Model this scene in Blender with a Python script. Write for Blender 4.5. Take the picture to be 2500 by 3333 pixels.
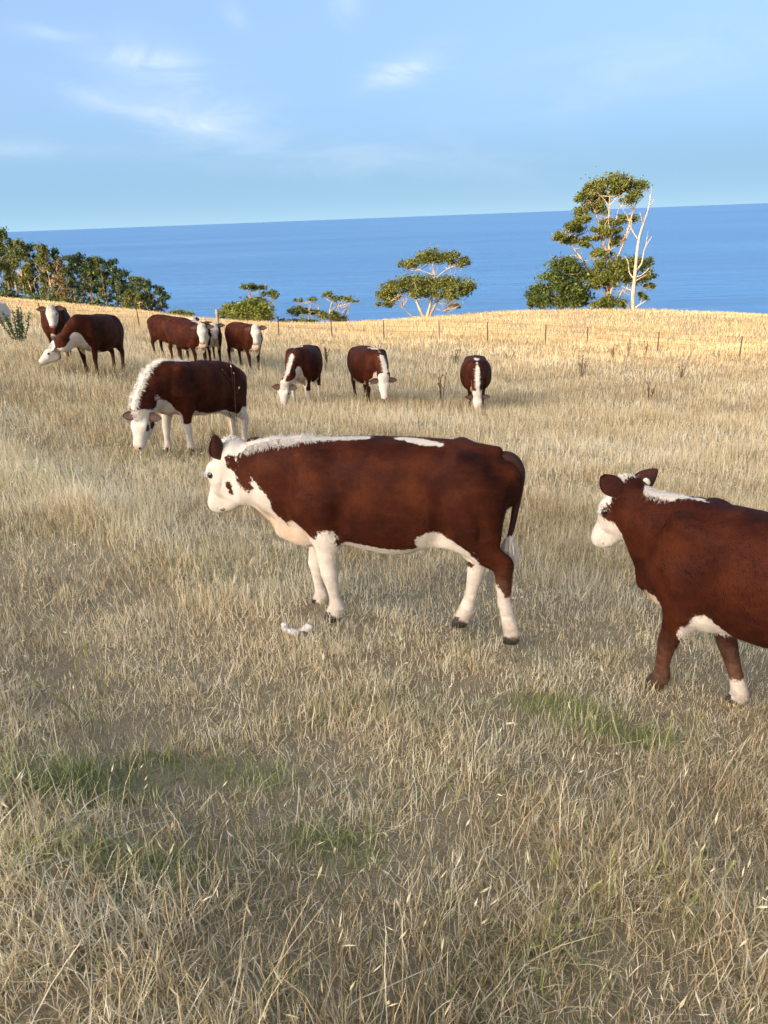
import bpy, math, random
import numpy as np
from mathutils import Vector, Matrix

for _o in list(bpy.data.objects):
    bpy.data.objects.remove(_o, do_unlink=True)
scene = bpy.context.scene
COL = scene.collection
R = math.radians

# ------------------------------------------------------------------ camera
PITCH, ROLL, EYE = R(20.97), R(2.18), 1.6
FW = Vector((0, math.cos(PITCH), -math.sin(PITCH)))
_r0 = Vector((1, 0, 0)); _u0 = _r0.cross(FW)
RT = math.cos(ROLL) * _r0 - math.sin(ROLL) * _u0
UP = math.sin(ROLL) * _r0 + math.cos(ROLL) * _u0
cam_data = bpy.data.cameras.new('camera')
cam_data.sensor_fit = 'VERTICAL'
cam_data.sensor_height = 34.62
cam_data.lens = 26.0
cam_data.clip_start = 0.05
cam_data.clip_end = 90000
cam = bpy.data.objects.new('camera', cam_data)
COL.objects.link(cam)
cam.matrix_world = Matrix(((RT.x, UP.x, -FW.x, 0), (RT.y, UP.y, -FW.y, 0),
                           (RT.z, UP.z, -FW.z, EYE), (0, 0, 0, 1)))
scene.camera = cam

# ------------------------------------------------------------------ sky, sun, exposure
SUN_EL = R(13.0)              # low evening sun, behind the left shoulder
SUN_TRAVEL = R(44.0)          # light travels forward, turned 44 degrees to the right
LDIR = Vector((math.sin(SUN_TRAVEL), math.cos(SUN_TRAVEL), 0))
world = bpy.data.worlds.new('World')
scene.world = world
world.use_nodes = True
wn, wl = world.node_tree.nodes, world.node_tree.links
wn.clear()
w_out = wn.new('ShaderNodeOutputWorld')
w_bg = wn.new('ShaderNodeBackground')
w_bg.inputs['Strength'].default_value = 0.15
w_sky = wn.new('ShaderNodeTexSky')
w_sky.sky_type = 'NISHITA'
w_sky.sun_disc = False
w_sky.sun_elevation = SUN_EL
# sky texture: rotation 0 puts the sun towards +Y, positive turns it towards +X
w_sky.sun_rotation = math.atan2(-LDIR.x, -LDIR.y)
w_sky.altitude = 0
w_sky.air_density = 0.2
w_sky.dust_density = 7.0
w_sky.ozone_density = 0.4
# thin clouds: a few soft wisps at their own places in the sky
w_geo = wn.new('ShaderNodeTexCoord')


def _wmath(op, a, b=None):
    n = wn.new('ShaderNodeMath'); n.operation = op
    for i, v in enumerate((a, b)):
        if v is None:
            continue
        if isinstance(v, (int, float)):
            n.inputs[i].default_value = v
        else:
            wl.new(v, n.inputs[i])
    return n.outputs[0]


def _wvec(op, a, b=None):
    n = wn.new('ShaderNodeVectorMath'); n.operation = op
    for i, v in enumerate((a, b)):
        if v is None:
            continue
        if isinstance(v, (tuple, list, Vector)):
            n.inputs[i].default_value = tuple(v)
        else:
            wl.new(v, n.inputs[i])
    return n


_map = wn.new('ShaderNodeMapping')
_map.inputs['Scale'].default_value = (2.6, 2.6, 8.0)
_map.inputs['Rotation'].default_value = (0, R(14), 0)
wl.new(w_geo.outputs['Generated'], _map.inputs['Vector'])
_nz = wn.new('ShaderNodeTexNoise')
_nz.inputs['Scale'].default_value = 3.6
_nz.inputs['Detail'].default_value = 7
_nz.inputs['Roughness'].default_value = 0.55
_nz.inputs['Distortion'].default_value = 0.6
wl.new(_map.outputs['Vector'], _nz.inputs['Vector'])


def cloud_patch(az, el, half_w, half_h, tilt, strength):
    """soft elliptical veil centred on a compass direction"""
    c = Vector((math.sin(az) * math.cos(el), math.cos(az) * math.cos(el), math.sin(el)))
    right = Vector((math.cos(az), -math.sin(az), 0))
    upv = right.cross(c)
    a = math.cos(tilt) * right + math.sin(tilt) * upv
    b = -math.sin(tilt) * right + math.cos(tilt) * upv
    dv = _wvec('SUBTRACT', w_geo.outputs['Generated'], tuple(c)).outputs[0]
    x = _wmath('DIVIDE', _wvec('DOT_PRODUCT', dv, tuple(a)).outputs['Value'], half_w)
    y = _wmath('DIVIDE', _wvec('DOT_PRODUCT', dv, tuple(b)).outputs['Value'], half_h)
    r2 = _wmath('ADD', _wmath('MULTIPLY', x, x), _wmath('MULTIPLY', y, y))
    g = _wmath('POWER', 2.718, _wmath('MULTIPLY', r2, -1.0))
    return _wmath('MULTIPLY', g, strength)


CLOUDS = [(-13.4, 9.5, 3.0, .75, -8, .7), (-16.8, 7.5, 3.2, .7, -14, .3), (-13.2, 6.5, 3.8, 1.0, -16, .45), (-9.5, 6.5, 3.0, .7, 10, .45), (-11.5, 8.0, 5, 1.8, -25, .35),
          (2.6, 8.9, 2.3, .75, 14, 1.6), (-1.1, 12.6, .8, .9, 60, 1.3), (-8.3, 12.1, .9, .6, -40, .4), (-18.9, 11.0, 2.6, .4, 0, .4), (0, 3.8, 14, 1.4, -4, .22), (17, 8, 10, 2.2, 8, .2), (-22, 4.8, 4, .5, 0, .3),
          (-60, 10, 9, 2.5, 6, .5), (62, 12, 10, 3, -8, .5), (120, 16, 12, 4, 10, .5), (-130, 18, 12, 4, -6, .5)]
_tot = None
for _a, _e, _w, _h, _t, _s in CLOUDS:
    g = cloud_patch(R(_a), R(_e), R(_w), R(_h), R(_t), _s)
    _tot = g if _tot is None else _wmath('ADD', _tot, g)
_ramp = wn.new('ShaderNodeMapRange')
_ramp.inputs['From Min'].default_value = 0.40
_ramp.inputs['From Max'].default_value = 0.66
wl.new(_nz.outputs['Fac'], _ramp.inputs['Value'])
_cf = _wmath('MULTIPLY', _tot, _wmath('ADD', _wmath('MULTIPLY', _ramp.outputs['Result'], .8), .2))
_cmix = wn.new('ShaderNodeMixRGB')
_cmix.inputs['Color2'].default_value = (1.0, 1.15, 1.3, 1)
wl.new(_wmath('MINIMUM', _cf, 0.8), _cmix.inputs['Fac'])
# thin even veil of pale haze all round, thicker towards the horizon
_sep = wn.new('ShaderNodeSeparateXYZ')
wl.new(w_geo.outputs['Generated'], _sep.inputs[0])
_vf = _wmath('ADD', _wmath('MULTIPLY', _wmath('POWER', 2.718, _wmath('MULTIPLY', _wmath('ABSOLUTE', _sep.outputs['Z']), -6.0)), .60), .27)
_veil = wn.new('ShaderNodeMixRGB')
wl.new(_vf, _veil.inputs['Fac'])
_vcol = wn.new('ShaderNodeMixRGB')
_vcol.inputs['Color1'].default_value = (.26, .72, 1.24, 1)
_vcol.inputs['Color2'].default_value = (.62, .98, 1.26, 1)
wl.new(_wmath('POWER', 2.718, _wmath('MULTIPLY', _wmath('ABSOLUTE', _sep.outputs['Z']), -11.0)), _vcol.inputs['Fac'])
wl.new(_vcol.outputs[0], _veil.inputs['Color2'])
wl.new(w_sky.outputs[0], _veil.inputs['Color1'])
wl.new(_veil.outputs[0], _cmix.inputs['Color1'])
wl.new(_cmix.outputs[0], w_bg.inputs['Color'])
wl.new(w_bg.outputs[0], w_out.inputs['Surface'])

sun_data = bpy.data.lights.new('sun', 'SUN')
sun_data.energy = 2.0
sun_data.angle = R(0.5)
sun_data.color = (.64, .42, .165)
sun = bpy.data.objects.new('sun', sun_data)
COL.objects.link(sun)
_sd = Vector((LDIR.x * math.cos(SUN_EL), LDIR.y * math.cos(SUN_EL), -math.sin(SUN_EL)))
sun.rotation_euler = _sd.to_track_quat('-Z', 'Y').to_euler()

scene.view_settings.view_transform = 'Standard'
scene.view_settings.look = 'None'
scene.view_settings.gamma = 1
scene.view_settings.exposure = 2.5
scene.cycles.max_bounces = 5
scene.cycles.diffuse_bounces = 2
scene.cycles.transmission_bounces = 3
scene.cycles.use_denoising = True
scene.cycles.denoiser = 'OPENIMAGEDENOISE'
scene.cycles.denoising_prefilter = 'ACCURATE'


# ------------------------------------------------------------------ helpers
def tag(o, label=None, cat=None, group=None, kind=None):
    if label: o['label'] = label
    if cat: o['category'] = cat
    if group: o['group'] = group
    if kind: o['kind'] = kind
    return o


def link(name, mesh, mat=None, parent=None, smooth=True):
    o = bpy.data.objects.new(name, mesh)
    COL.objects.link(o)
    if mat is not None:
        mesh.materials.clear(); mesh.materials.append(mat)
    if parent is not None:
        o.parent = parent
    if smooth and len(mesh.polygons):
        mesh.polygons.foreach_set('use_smooth', np.ones(len(mesh.polygons), bool))
    return o


def empty(name, loc, rz=0.0):
    o = bpy.data.objects.new(name, None)
    COL.objects.link(o)
    o.location = loc; o.rotation_euler = (0, 0, rz); o.empty_display_size = .2
    return o


def np_mesh(name, V, Fq=None, Ft=None, attrs=None):
    """mesh from numpy vertices and quads / triangles"""
    me = bpy.data.meshes.new(name)
    V = np.asarray(V, np.float32)
    nq = 0 if Fq is None else len(Fq); nt = 0 if Ft is None else len(Ft)
    me.vertices.add(len(V)); me.vertices.foreach_set('co', V.ravel())
    idx = []
    if nq: idx.append(np.asarray(Fq, np.int32).ravel())
    if nt: idx.append(np.asarray(Ft, np.int32).ravel())
    idx = np.concatenate(idx)
    me.loops.add(len(idx)); me.loops.foreach_set('vertex_index', idx)
    st = np.concatenate([np.arange(nq) * 4, nq * 4 + np.arange(nt) * 3]).astype(np.int32)
    me.polygons.add(nq + nt); me.polygons.foreach_set('loop_start', st)
    me.update(calc_edges=True)
    for k, v in (attrs or {}).items():
        a = me.attributes.new(k, 'FLOAT', 'POINT'); a.data.foreach_set('value', np.asarray(v, np.float32))
    return me


class NT:
    """small node-tree helper"""
    def __init__(s, name):
        s.mat = bpy.data.materials.new(name); s.mat.use_nodes = True
        s.n, s.l = s.mat.node_tree.nodes, s.mat.node_tree.links
        s.n.clear()
        s.out = s.n.new('ShaderNodeOutputMaterial')

    def new(s, t, **kw):
        nd = s.n.new(t)
        for k, v in kw.items():
            k2 = k.replace('_', ' ')
            hit = [i for i in nd.inputs if i.name == k2 and i.enabled] or [i for i in nd.inputs if i.name == k2]
            if hit:
                if hasattr(v, 'links'): s.l.new(v, hit[0])
                else: hit[0].default_value = v
            else: setattr(nd, k, v)
        return nd

    def math(s, op, a, b=None, c=None):
        nd = s.n.new('ShaderNodeMath'); nd.operation = op
        for i, v in enumerate((a, b, c)):
            if v is None: continue
            if isinstance(v, (int, float)): nd.inputs[i].default_value = v
            else: s.l.new(v, nd.inputs[i])
        return nd.outputs[0]

    def mix(s, fac, a, b):
        nd = s.n.new('ShaderNodeMixRGB')
        for i, v in enumerate((fac, a, b)):
            if isinstance(v, (int, float)): nd.inputs[i].default_value = v
            elif isinstance(v, tuple): nd.inputs[i].default_value = v + (1,) if len(v) == 3 else v
            else: s.l.new(v, nd.inputs[i])
        return nd.outputs[0]

    def noise(s, scale, detail=3, rough=.5, vec=None, dist=0.0):
        nd = s.n.new('ShaderNodeTexNoise')
        nd.inputs['Scale'].default_value = scale; nd.inputs['Detail'].default_value = detail
        nd.inputs['Roughness'].default_value = rough; nd.inputs['Distortion'].default_value = dist
        if vec is not None: s.l.new(vec, nd.inputs['Vector'])
        return nd

    def mapr(s, v, a, b, c=0.0, d=1.0):
        nd = s.n.new('ShaderNodeMapRange'); s.l.new(v, nd.inputs['Value'])
        for k, x in zip(('From Min', 'From Max', 'To Min', 'To Max'), (a, b, c, d)): nd.inputs[k].default_value = x
        return nd.outputs['Result']

    def ramp(s, fac, stops):
        nd = s.n.new('ShaderNodeValToRGB'); s.l.new(fac, nd.inputs['Fac'])
        e = nd.color_ramp.elements
        while len(e) < len(stops): e.new(.5)
        for i, (p, c) in enumerate(stops): e[i].position = p; e[i].color = tuple(c) + (1,)
        return nd.outputs['Color']

    def attr(s, name, kind='GEOMETRY'):
        nd = s.n.new('ShaderNodeAttribute'); nd.attribute_name = name; nd.attribute_type = kind
        return nd

    def scaled(s, vec, sc, rot=(0, 0, 0)):
        nd = s.n.new('ShaderNodeMapping'); nd.inputs['Scale'].default_value = sc; nd.inputs['Rotation'].default_value = rot
        s.l.new(vec, nd.inputs['Vector']); return nd.outputs[0]

    def bump(s, h, strength, dist=0.01):
        nd = s.n.new('ShaderNodeBump'); nd.inputs['Strength'].default_value = strength; nd.inputs['Distance'].default_value = dist
        s.l.new(h, nd.inputs['Height']); return nd.outputs[0]

    def principled(s, color, rough=.8, normal=None, spec=.3, **kw):
        nd = s.n.new('ShaderNodeBsdfPrincipled')
        if isinstance(color, tuple): nd.inputs['Base Color'].default_value = color + (1,)
        else: s.l.new(color, nd.inputs['Base Color'])
        if isinstance(rough, (int, float)): nd.inputs['Roughness'].default_value = rough
        else: s.l.new(rough, nd.inputs['Roughness'])
        nd.inputs['Specular IOR Level'].default_value = spec
        if normal is not None: s.l.new(normal, nd.inputs['Normal'])
        for k, v in kw.items(): nd.inputs[k.replace('_', ' ')].default_value = v
        s.l.new(nd.outputs[0], s.out.inputs['Surface'])
        return nd


def tube(path, radii, sides=8, cap=True):
    """swept tube: returns vertices, quads, triangles"""
    P = np.asarray(path, float); n = len(P); radii = np.broadcast_to(np.asarray(radii, float), (n,))
    T = np.gradient(P, axis=0); T /= np.linalg.norm(T, axis=1)[:, None] + 1e-9
    ref = np.array([0, 0, 1.]) if abs(T[0, 2]) < .9 else np.array([1., 0, 0])
    V = []; u = np.cross(T[0], ref); u /= np.linalg.norm(u)
    for i in range(n):
        u = u - T[i] * (u @ T[i]); u /= np.linalg.norm(u) + 1e-9
        w = np.cross(T[i], u)
        a = np.linspace(0, 2 * np.pi, sides, endpoint=False)[:, None]
        V.append(P[i] + radii[i] * (np.cos(a) * u + np.sin(a) * w))
    V = np.concatenate(V)
    i = np.arange(n - 1)[:, None] * sides; j = np.arange(sides)[None]; j2 = (j + 1) % sides
    Q = np.stack([i + j, i + j2, i + sides + j2, i + sides + j], -1).reshape(-1, 4)
    Tt = np.zeros((0, 3), int)
    if cap:
        V = np.concatenate([V, P[:1], P[-1:]]); c0, c1 = n * sides, n * sides + 1
        k = np.arange(sides); k2 = (k + 1) % sides
        Tt = np.concatenate([np.stack([k2, k, np.full(sides, c0)], 1),
                             np.stack([(n - 1) * sides + k, (n - 1) * sides + k2, np.full(sides, c1)], 1)])
    return V, Q, Tt


class Mesh:
    """collects vertices and faces"""
    def __init__(s): s.V, s.Q, s.T, s.n = [], [], [], 0
    def add(s, V, Q=None, T=None):
        s.V.append(np.asarray(V, float))
        if Q is not None and len(Q): s.Q.append(np.asarray(Q) + s.n)
        if T is not None and len(T): s.T.append(np.asarray(T) + s.n)
        s.n += len(V)
    def tube(s, *a, **k): s.add(*tube(*a, **k))
    def build(s, name, mat=None, parent=None, smooth=True, attrs=None):
        me = np_mesh(name, np.concatenate(s.V), np.concatenate(s.Q) if s.Q else None, np.concatenate(s.T) if s.T else None, attrs)
        return link(name, me, mat, parent, smooth)


def catmull(P, m=6):
    P = np.asarray(P, float)
    if len(P) < 3: return np.stack([P[0] + (P[-1] - P[0]) * t for t in np.linspace(0, 1, m + 1)])
    Q = np.concatenate([[2 * P[0] - P[1]], P, [2 * P[-1] - P[-2]]]); out = []
    for i in range(1, len(Q) - 2):
        for t in np.linspace(0, 1, m, endpoint=False):
            a, b, c, d = Q[i - 1], Q[i], Q[i + 1], Q[i + 2]
            out.append(.5 * (2 * b + (c - a) * t + (2 * a - 5 * b + 4 * c - d) * t * t + (3 * b - a - 3 * c + d) * t ** 3))
    out.append(P[-1]); return np.array(out)
# ------------------------------------------------------------------ terrain
# survey points of the paddock (x right, y forward, z up from the ground under the camera)
SURVEY = np.array([
    (0, 0, 0), (-2.5, .3, .30), (2.5, .3, -.32),
    (-.31, 3.9, -.54), (.69, 3.72, -.68), (.4, 4.1, -.71), (1.38, 3.45, -.78), (1.65, 3.2, -.82),
    (-2.5, 9.7, -1.21), (-2.72, 10.2, -1.26), (-2.18, 10.9, -1.33), (-1.81, 19, -2.85), (-.06, 19, -2.8),
    (2.69, 20, -3.33), (-6.65, 18, -1.6), (-7.87, 20, -1.55), (-4.09, 25, -2.9), (-6.26, 25, -2.7),
    (-18.57, 44, -3.29), (-9.68, 48, -4.46), (-5.92, 47, -4.83), (-2.65, 46, -4.97), (.39, 45, -5.04), (3.54, 45, -5.21),
    (6.36, 45, -5.4), (9.72, 45, -5.63), (12.15, 45, -5.83), (20.2, 43, -6.44),
    (43.9, 88, -9.88), (31.0, 90, -9.01), (15.15, 90, -8.58), (4.3, 85, -8.37), (-3, 80, -7.84), (-9.8, 78, -7.49),
    (-18.4, 80, -6.95), (-26.9, 90, -6.97), (-38.4, 100, -6.82), (-51.5, 110, -6.52)])


def _tps_k(A, B):
    d2 = ((A[:, None, :] - B[None]) ** 2).sum(-1)
    return .5 * d2 * np.log(d2 + 1e-9)


TPSX = np.stack([SURVEY[:, 0], SURVEY[:, 1]], 1) / 30.
TPSN = len(TPSX); _K = _tps_k(TPSX, TPSX) + np.eye(TPSN) * 0.004
_Pm = np.concatenate([np.ones((TPSN, 1)), TPSX], 1)
_A = np.block([[_K, _Pm], [_Pm.T, np.zeros((3, 3))]])
TPSW = np.linalg.solve(_A, np.concatenate([SURVEY[:, 2], np.zeros(3)]))


def _tps(x, y):
    q = np.stack([x, y], 1) / 30.; out = np.empty(len(q))
    for i in range(0, len(q), 50000):
        s = q[i:i + 50000]
        out[i:i + 50000] = _tps_k(s, TPSX) @ TPSW[:TPSN] + TPSW[TPSN] + s @ TPSW[TPSN + 1:]
    return out


# line where the crest of the slope hides the land behind it (bearing x/y -> distance)
CREST_B = np.array([-.75, -.47, -.384, -.299, -.23, -.125, -.037, .051, .168, .345, .5, .8])
CREST_D = np.array([116, 112, 102, 92, 82, 79, 80, 86, 91, 92, 90, 88.]) + 8.
# unseen ridge added behind the camera, shaped so its shadow ends here on the paddock
SHADE_END = np.array([(-60, 47), (-34, 52), (-24, 58), (-20, 70), (-16, 84), (-8, 84), (-4, 76), (0, 62), (4, 54), (10, 49), (17, 45), (24, 41.5), (40, 40)], float)
RIDGE_Y = -200.


def wob(x, y, f, s):
    return (np.sin(x * f + s) * np.cos(y * f * 1.13 + 1.7 * s) + .5 * np.sin(x * f * 2.1 + y * f * 1.7 + 2.3 * s) + .35 * np.cos(x * f * 3.7 - y * f * 4.1 + s))


def _front(x, y):
    y0 = np.maximum(y, 0.); lim = .60 * y0 + 6.
    xc = np.clip(x, -lim, lim); yc = np.minimum(y0, 118.)
    z = _tps(xc, yc)
    z = z - .03 * np.clip(x - xc, -200, 200)
    b = x / np.maximum(y0, 1.)
    yc2 = np.interp(b, CREST_B, CREST_D)
    w = 9.
    t = (y0 - yc2) / w
    z = z - .34 * w * np.log1p(np.exp(np.clip(t - .8, -30, 60))) + .34 * w * np.log1p(np.exp(np.clip((0 - yc2) / w - .8, -30, 60)))
    return z


_bz = _front(SHADE_END[:, 0], SHADE_END[:, 1])
_len = (SHADE_END[:, 1] - RIDGE_Y) / LDIR.y
_RX = SHADE_END[:, 0] - LDIR.x * _len
_RZ = _bz - 1.2 + math.tan(SUN_EL) * _len
_o = np.argsort(_RX); _RX, _RZ = _RX[_o], _RZ[_o]


def ground_z(x, y, fine=True):
    x = np.atleast_1d(np.asarray(x, float)); y = np.atleast_1d(np.asarray(y, float))
    z = _front(x, y)
    back = y < 0
    if back.any():
        rz = np.interp(x[back], _RX, _RZ)
        rz = rz + .6 * wob(x[back], 0 * x[back], .13, 1.) + .5 * wob(x[back], 0 * x[back], .37, 4.) + .35 * wob(x[back], 0 * x[back], .9, 7.)
        t = np.clip(y[back] / RIDGE_Y, 0, 1); t = t ** 1.15
        zz = z[back] * (1 - t) + rz * t
        zz = zz - .12 * np.maximum(RIDGE_Y - y[back], 0)
        z[back] = zz
    if fine:
        near = np.clip(1 - np.hypot(x, y) / 140., 0, 1) * (y > -30)
        z = z + near * (.03 * wob(x, y, 1.3, .4) + .018 * wob(x, y, 3.1, 2.2)) * np.clip(np.hypot(x, y) / 2., .2, 1)
    return z


def gz(x, y): return float(ground_z([x], [y])[0])


def _axis(a, b, near, far, focus=0.):
    """graded spacing: fine around focus"""
    pts = [focus]; s = near
    while pts[-1] < b: pts.append(pts[-1] + s); s = min(s * 1.06, far)
    q = [focus]; s = near
    while q[-1] > a: q.append(q[-1] - s); s = min(s * 1.06, far)
    return np.array(sorted(set(q + pts)))


gxs = np.unique(np.concatenate([_axis(-640, 420, .3, 9), np.arange(-360, -120, 1.5)]))
gys = np.unique(np.concatenate([_axis(-420, 330, .3, 5, 3.), np.arange(-203, -196, 1.)]))
GX, GY = np.meshgrid(gxs, gys)
GZ = ground_z(GX.ravel(), GY.ravel())
ny, nx = GX.shape
ii = (np.arange(ny - 1)[:, None] * nx + np.arange(nx - 1)[None])
gq = np.stack([ii, ii + 1, ii + nx + 1, ii + nx], -1).reshape(-1, 4)

m = NT('paddock soil and thatch')
pos = m.new('ShaderNodeNewGeometry').outputs['Position']
n1 = m.noise(.35, 4, .6, pos); n2 = m.noise(14, 6, .75, pos); n3 = m.noise(90, 4, .75, pos)
c = m.ramp(n2.outputs['Fac'], [(.3, (.22, .16, .09)), (.5, (.46, .36, .215)), (.75, (.56, .45, .28))])
c = m.mix(m.mapr(n1.outputs['Fac'], .4, .65, 0, .5), c, (.50, .385, .22))
c = m.mix(m.mapr(n3.outputs['Fac'], .5, .56, .0, .75), c, (.50, .39, .23))
m.principled(c, .95, m.bump(n3.outputs['Fac'], 1.0, .03), .1)
paddock = link('paddock', np_mesh('paddock', np.stack([GX.ravel(), GY.ravel(), GZ], 1), gq), m.mat)
tag(paddock, 'dry grazed hillside paddock sloping down towards the sea', 'field', kind='structure')

# ------------------------------------------------------------------ sea
SEA_Z = -52.
m = NT('sea water')
pos = m.new('ShaderNodeNewGeometry').outputs['Position']
w1 = m.noise(.045, 5, .65, m.scaled(pos, (.5, 1.5, 1)))
w2 = m.noise(.010, 4, .6, m.scaled(pos, (.3, 1.5, 1)))
w3 = m.noise(.0016, 3, .5, m.scaled(pos, (.35, 1.6, 1)))
h = m.math('ADD', m.math('MULTIPLY', w1.outputs['Fac'], 1.0), m.math('MULTIPLY', w2.outputs['Fac'], 3.5))
c = m.mix(m.mapr(w3.outputs['Fac'], .35, .65), (.043, .150, .340), (.062, .190, .40))
m.principled(c, .32, m.bump(h, 1.0, 3.0), .3)
sx = np.array([-70000, -20000, -6000, -2000, -600, -200, 0, 200, 600, 2000, 6000, 20000, 70000.])
sy = np.array([60, 150, 300, 600, 1200, 3000, 8000, 20000, 40000, 75000.])
SX, SY = np.meshgrid(sx, sy); k = len(sx)
ii = (np.arange(len(sy) - 1)[:, None] * k + np.arange(k - 1)[None])
sea = link('sea', np_mesh('sea', np.stack([SX.ravel(), SY.ravel(), np.full(SX.size, SEA_Z)], 1), np.stack([ii, ii + 1, ii + k + 1, ii + k], -1).reshape(-1, 4)), m.mat)
tag(sea, 'calm blue open sea reaching to the horizon', 'sea', kind='structure')
# ------------------------------------------------------------------ cattle: one smooth skin per animal
V3 = lambda *a: np.array(a, float)


def unit(v): return v / (np.linalg.norm(v) + 1e-12)


def limb_sdf(p, a, b, s, ra, rb):
    """distance to a tapered bar with an elliptical section (s = direction of the first radius)"""
    d = b - a; L = np.linalg.norm(d) + 1e-9; f = d / L
    s = unit(s - f * (s @ f)); n = np.cross(f, s)
    q = p - a; qf = q @ f
    t = np.clip(qf / L, 0, 1); e = qf - t * L
    rs = ra[0] + (rb[0] - ra[0]) * t; rn = ra[1] + (rb[1] - ra[1]) * t; re = np.minimum(rs, rn)
    A = (q @ s) / rs; B = (q @ n) / rn; E = e / re
    k0 = np.sqrt(A * A + B * B + E * E) + 1e-9
    k1 = np.sqrt((A / rs) ** 2 + (B / rn) ** 2 + (E / re) ** 2) + 1e-9
    return k0 * (k0 - 1) / k1


def smin(a, b, k):
    h = np.maximum(k - np.abs(a - b), 0) / k
    return np.minimum(a, b) - h * h * h * k / 6.


def smooth_interp(x, X, Y):
    """Catmull-Rom style interpolation of section values"""
    X = np.asarray(X); Y = np.asarray(Y, float); m = np.gradient(Y, X)
    i = np.clip(np.searchsorted(X, x) - 1, 0, len(X) - 2)
    h = X[i + 1] - X[i]; t = np.clip((x - X[i]) / h, 0, 1)
    t2, t3 = t * t, t * t * t
    return (2 * t3 - 3 * t2 + 1) * Y[i] + (t3 - 2 * t2 + t) * h * m[i] + (-2 * t3 + 3 * t2) * Y[i + 1] + (t3 - t2) * h * m[i + 1]


def torso_sdf(p, sec):
    X = sec[:, 0]
    x = np.clip(p[:, 0], X[0], X[-1]); e = p[:, 0] - x
    zc = smooth_interp(x, X, sec[:, 1]); rz = smooth_interp(x, X, sec[:, 2]); ry = smooth_interp(x, X, sec[:, 3])
    yc = smooth_interp(x, X, sec[:, 4]) if sec.shape[1] > 4 else 0.
    A = np.abs(p[:, 1] - yc) / ry; B = np.abs(p[:, 2] - zc) / rz; E = np.abs(e) / np.minimum(ry, rz)
    pw = 2.35
    k0 = (A ** pw + B ** pw + E ** pw) ** (1 / pw) + 1e-9
    k1 = np.sqrt((A / ry) ** 2 + (B / rz) ** 2 + (E / np.minimum(ry, rz)) ** 2) + 1e-9
    return k0 * (k0 - 1) / k1 * 1.0


def surface_nets(F, org, h):
    """vertices and quads of the zero level of a sampled field"""
    nx, ny, nz = F.shape
    ins = F < 0
    c = [ins[dx:nx - 1 + dx, dy:ny - 1 + dy, dz:nz - 1 + dz] for dx in (0, 1) for dy in (0, 1) for dz in (0, 1)]
    cnt = sum(x.astype(np.int8) for x in c)
    act = (cnt > 0) & (cnt < 8)
    idx = -np.ones(act.shape, np.int64); cells = np.argwhere(act); idx[act] = np.arange(len(cells))
    val = np.stack([F[cells[:, 0] + dx, cells[:, 1] + dy, cells[:, 2] + dz] for dx in (0, 1) for dy in (0, 1) for dz in (0, 1)], 1)
    cor = np.array([(dx, dy, dz) for dx in (0, 1) for dy in (0, 1) for dz in (0, 1)], float)
    acc = np.zeros((len(cells), 3)); num = np.zeros(len(cells))
    for i in range(8):
        for j in range(i + 1, 8):
            if np.abs(cor[i] - cor[j]).sum() != 1: continue
            a, b = val[:, i], val[:, j]; mk = (a < 0) != (b < 0)
            t = np.where(mk, a / np.where(mk, a - b, 1), 0)
            acc += np.where(mk[:, None], cor[i] + (cor[j] - cor[i]) * t[:, None], 0); num += mk
    V = org + h * (cells + acc / num[:, None])
    quads = []
    for ax in range(3):
        o1, o2 = [(1, 2), (2, 0), (0, 1)][ax]
        sl0 = [slice(None)] * 3; sl1 = [slice(None)] * 3
        sl0[ax] = slice(0, -1); sl1[ax] = slice(1, None)
        a, b = ins[tuple(sl0)], ins[tuple(sl1)]
        E = np.argwhere(a != b)
        E = E[(E[:, o1] > 0) & (E[:, o2] > 0) & (E[:, o1] < F.shape[o1] - 1) & (E[:, o2] < F.shape[o2] - 1)]
        flip = a[E[:, 0], E[:, 1], E[:, 2]]
        d1 = np.zeros(3, int); d1[o1] = 1; d2 = np.zeros(3, int); d2[o2] = 1
        g = lambda q: idx[q[:, 0], q[:, 1], q[:, 2]]
        q = np.stack([g(E - d1 - d2), g(E - d2), g(E), g(E - d1)], 1)
        q[~flip] = q[~flip][:, ::-1]
        quads.append(q)
    return V, np.concatenate(quads)


def relax(V, Q, it=2, lam=.5):
    n = len(V); ed = np.concatenate([Q[:, [0, 1]], Q[:, [1, 2]], Q[:, [2, 3]], Q[:, [3, 0]]])
    ed = np.concatenate([ed, ed[:, ::-1]])
    deg = np.bincount(ed[:, 0], minlength=n)[:, None]
    for _ in range(it):
        S = np.stack([np.bincount(ed[:, 0], weights=V[ed[:, 1], k], minlength=n) for k in range(3)], 1) / np.maximum(deg, 1)
        V = V + lam * (S - V)
    return V


def vert_normals(V, Q):
    fn = np.cross(V[Q[:, 2]] - V[Q[:, 0]], V[Q[:, 3]] - V[Q[:, 1]]); N = np.zeros_like(V)
    for k in range(4):
        for a in range(3): N[:, a] += np.bincount(Q[:, k], weights=fn[:, a], minlength=len(V))
    return N / (np.linalg.norm(N, axis=1)[:, None] + 1e-12)


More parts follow.
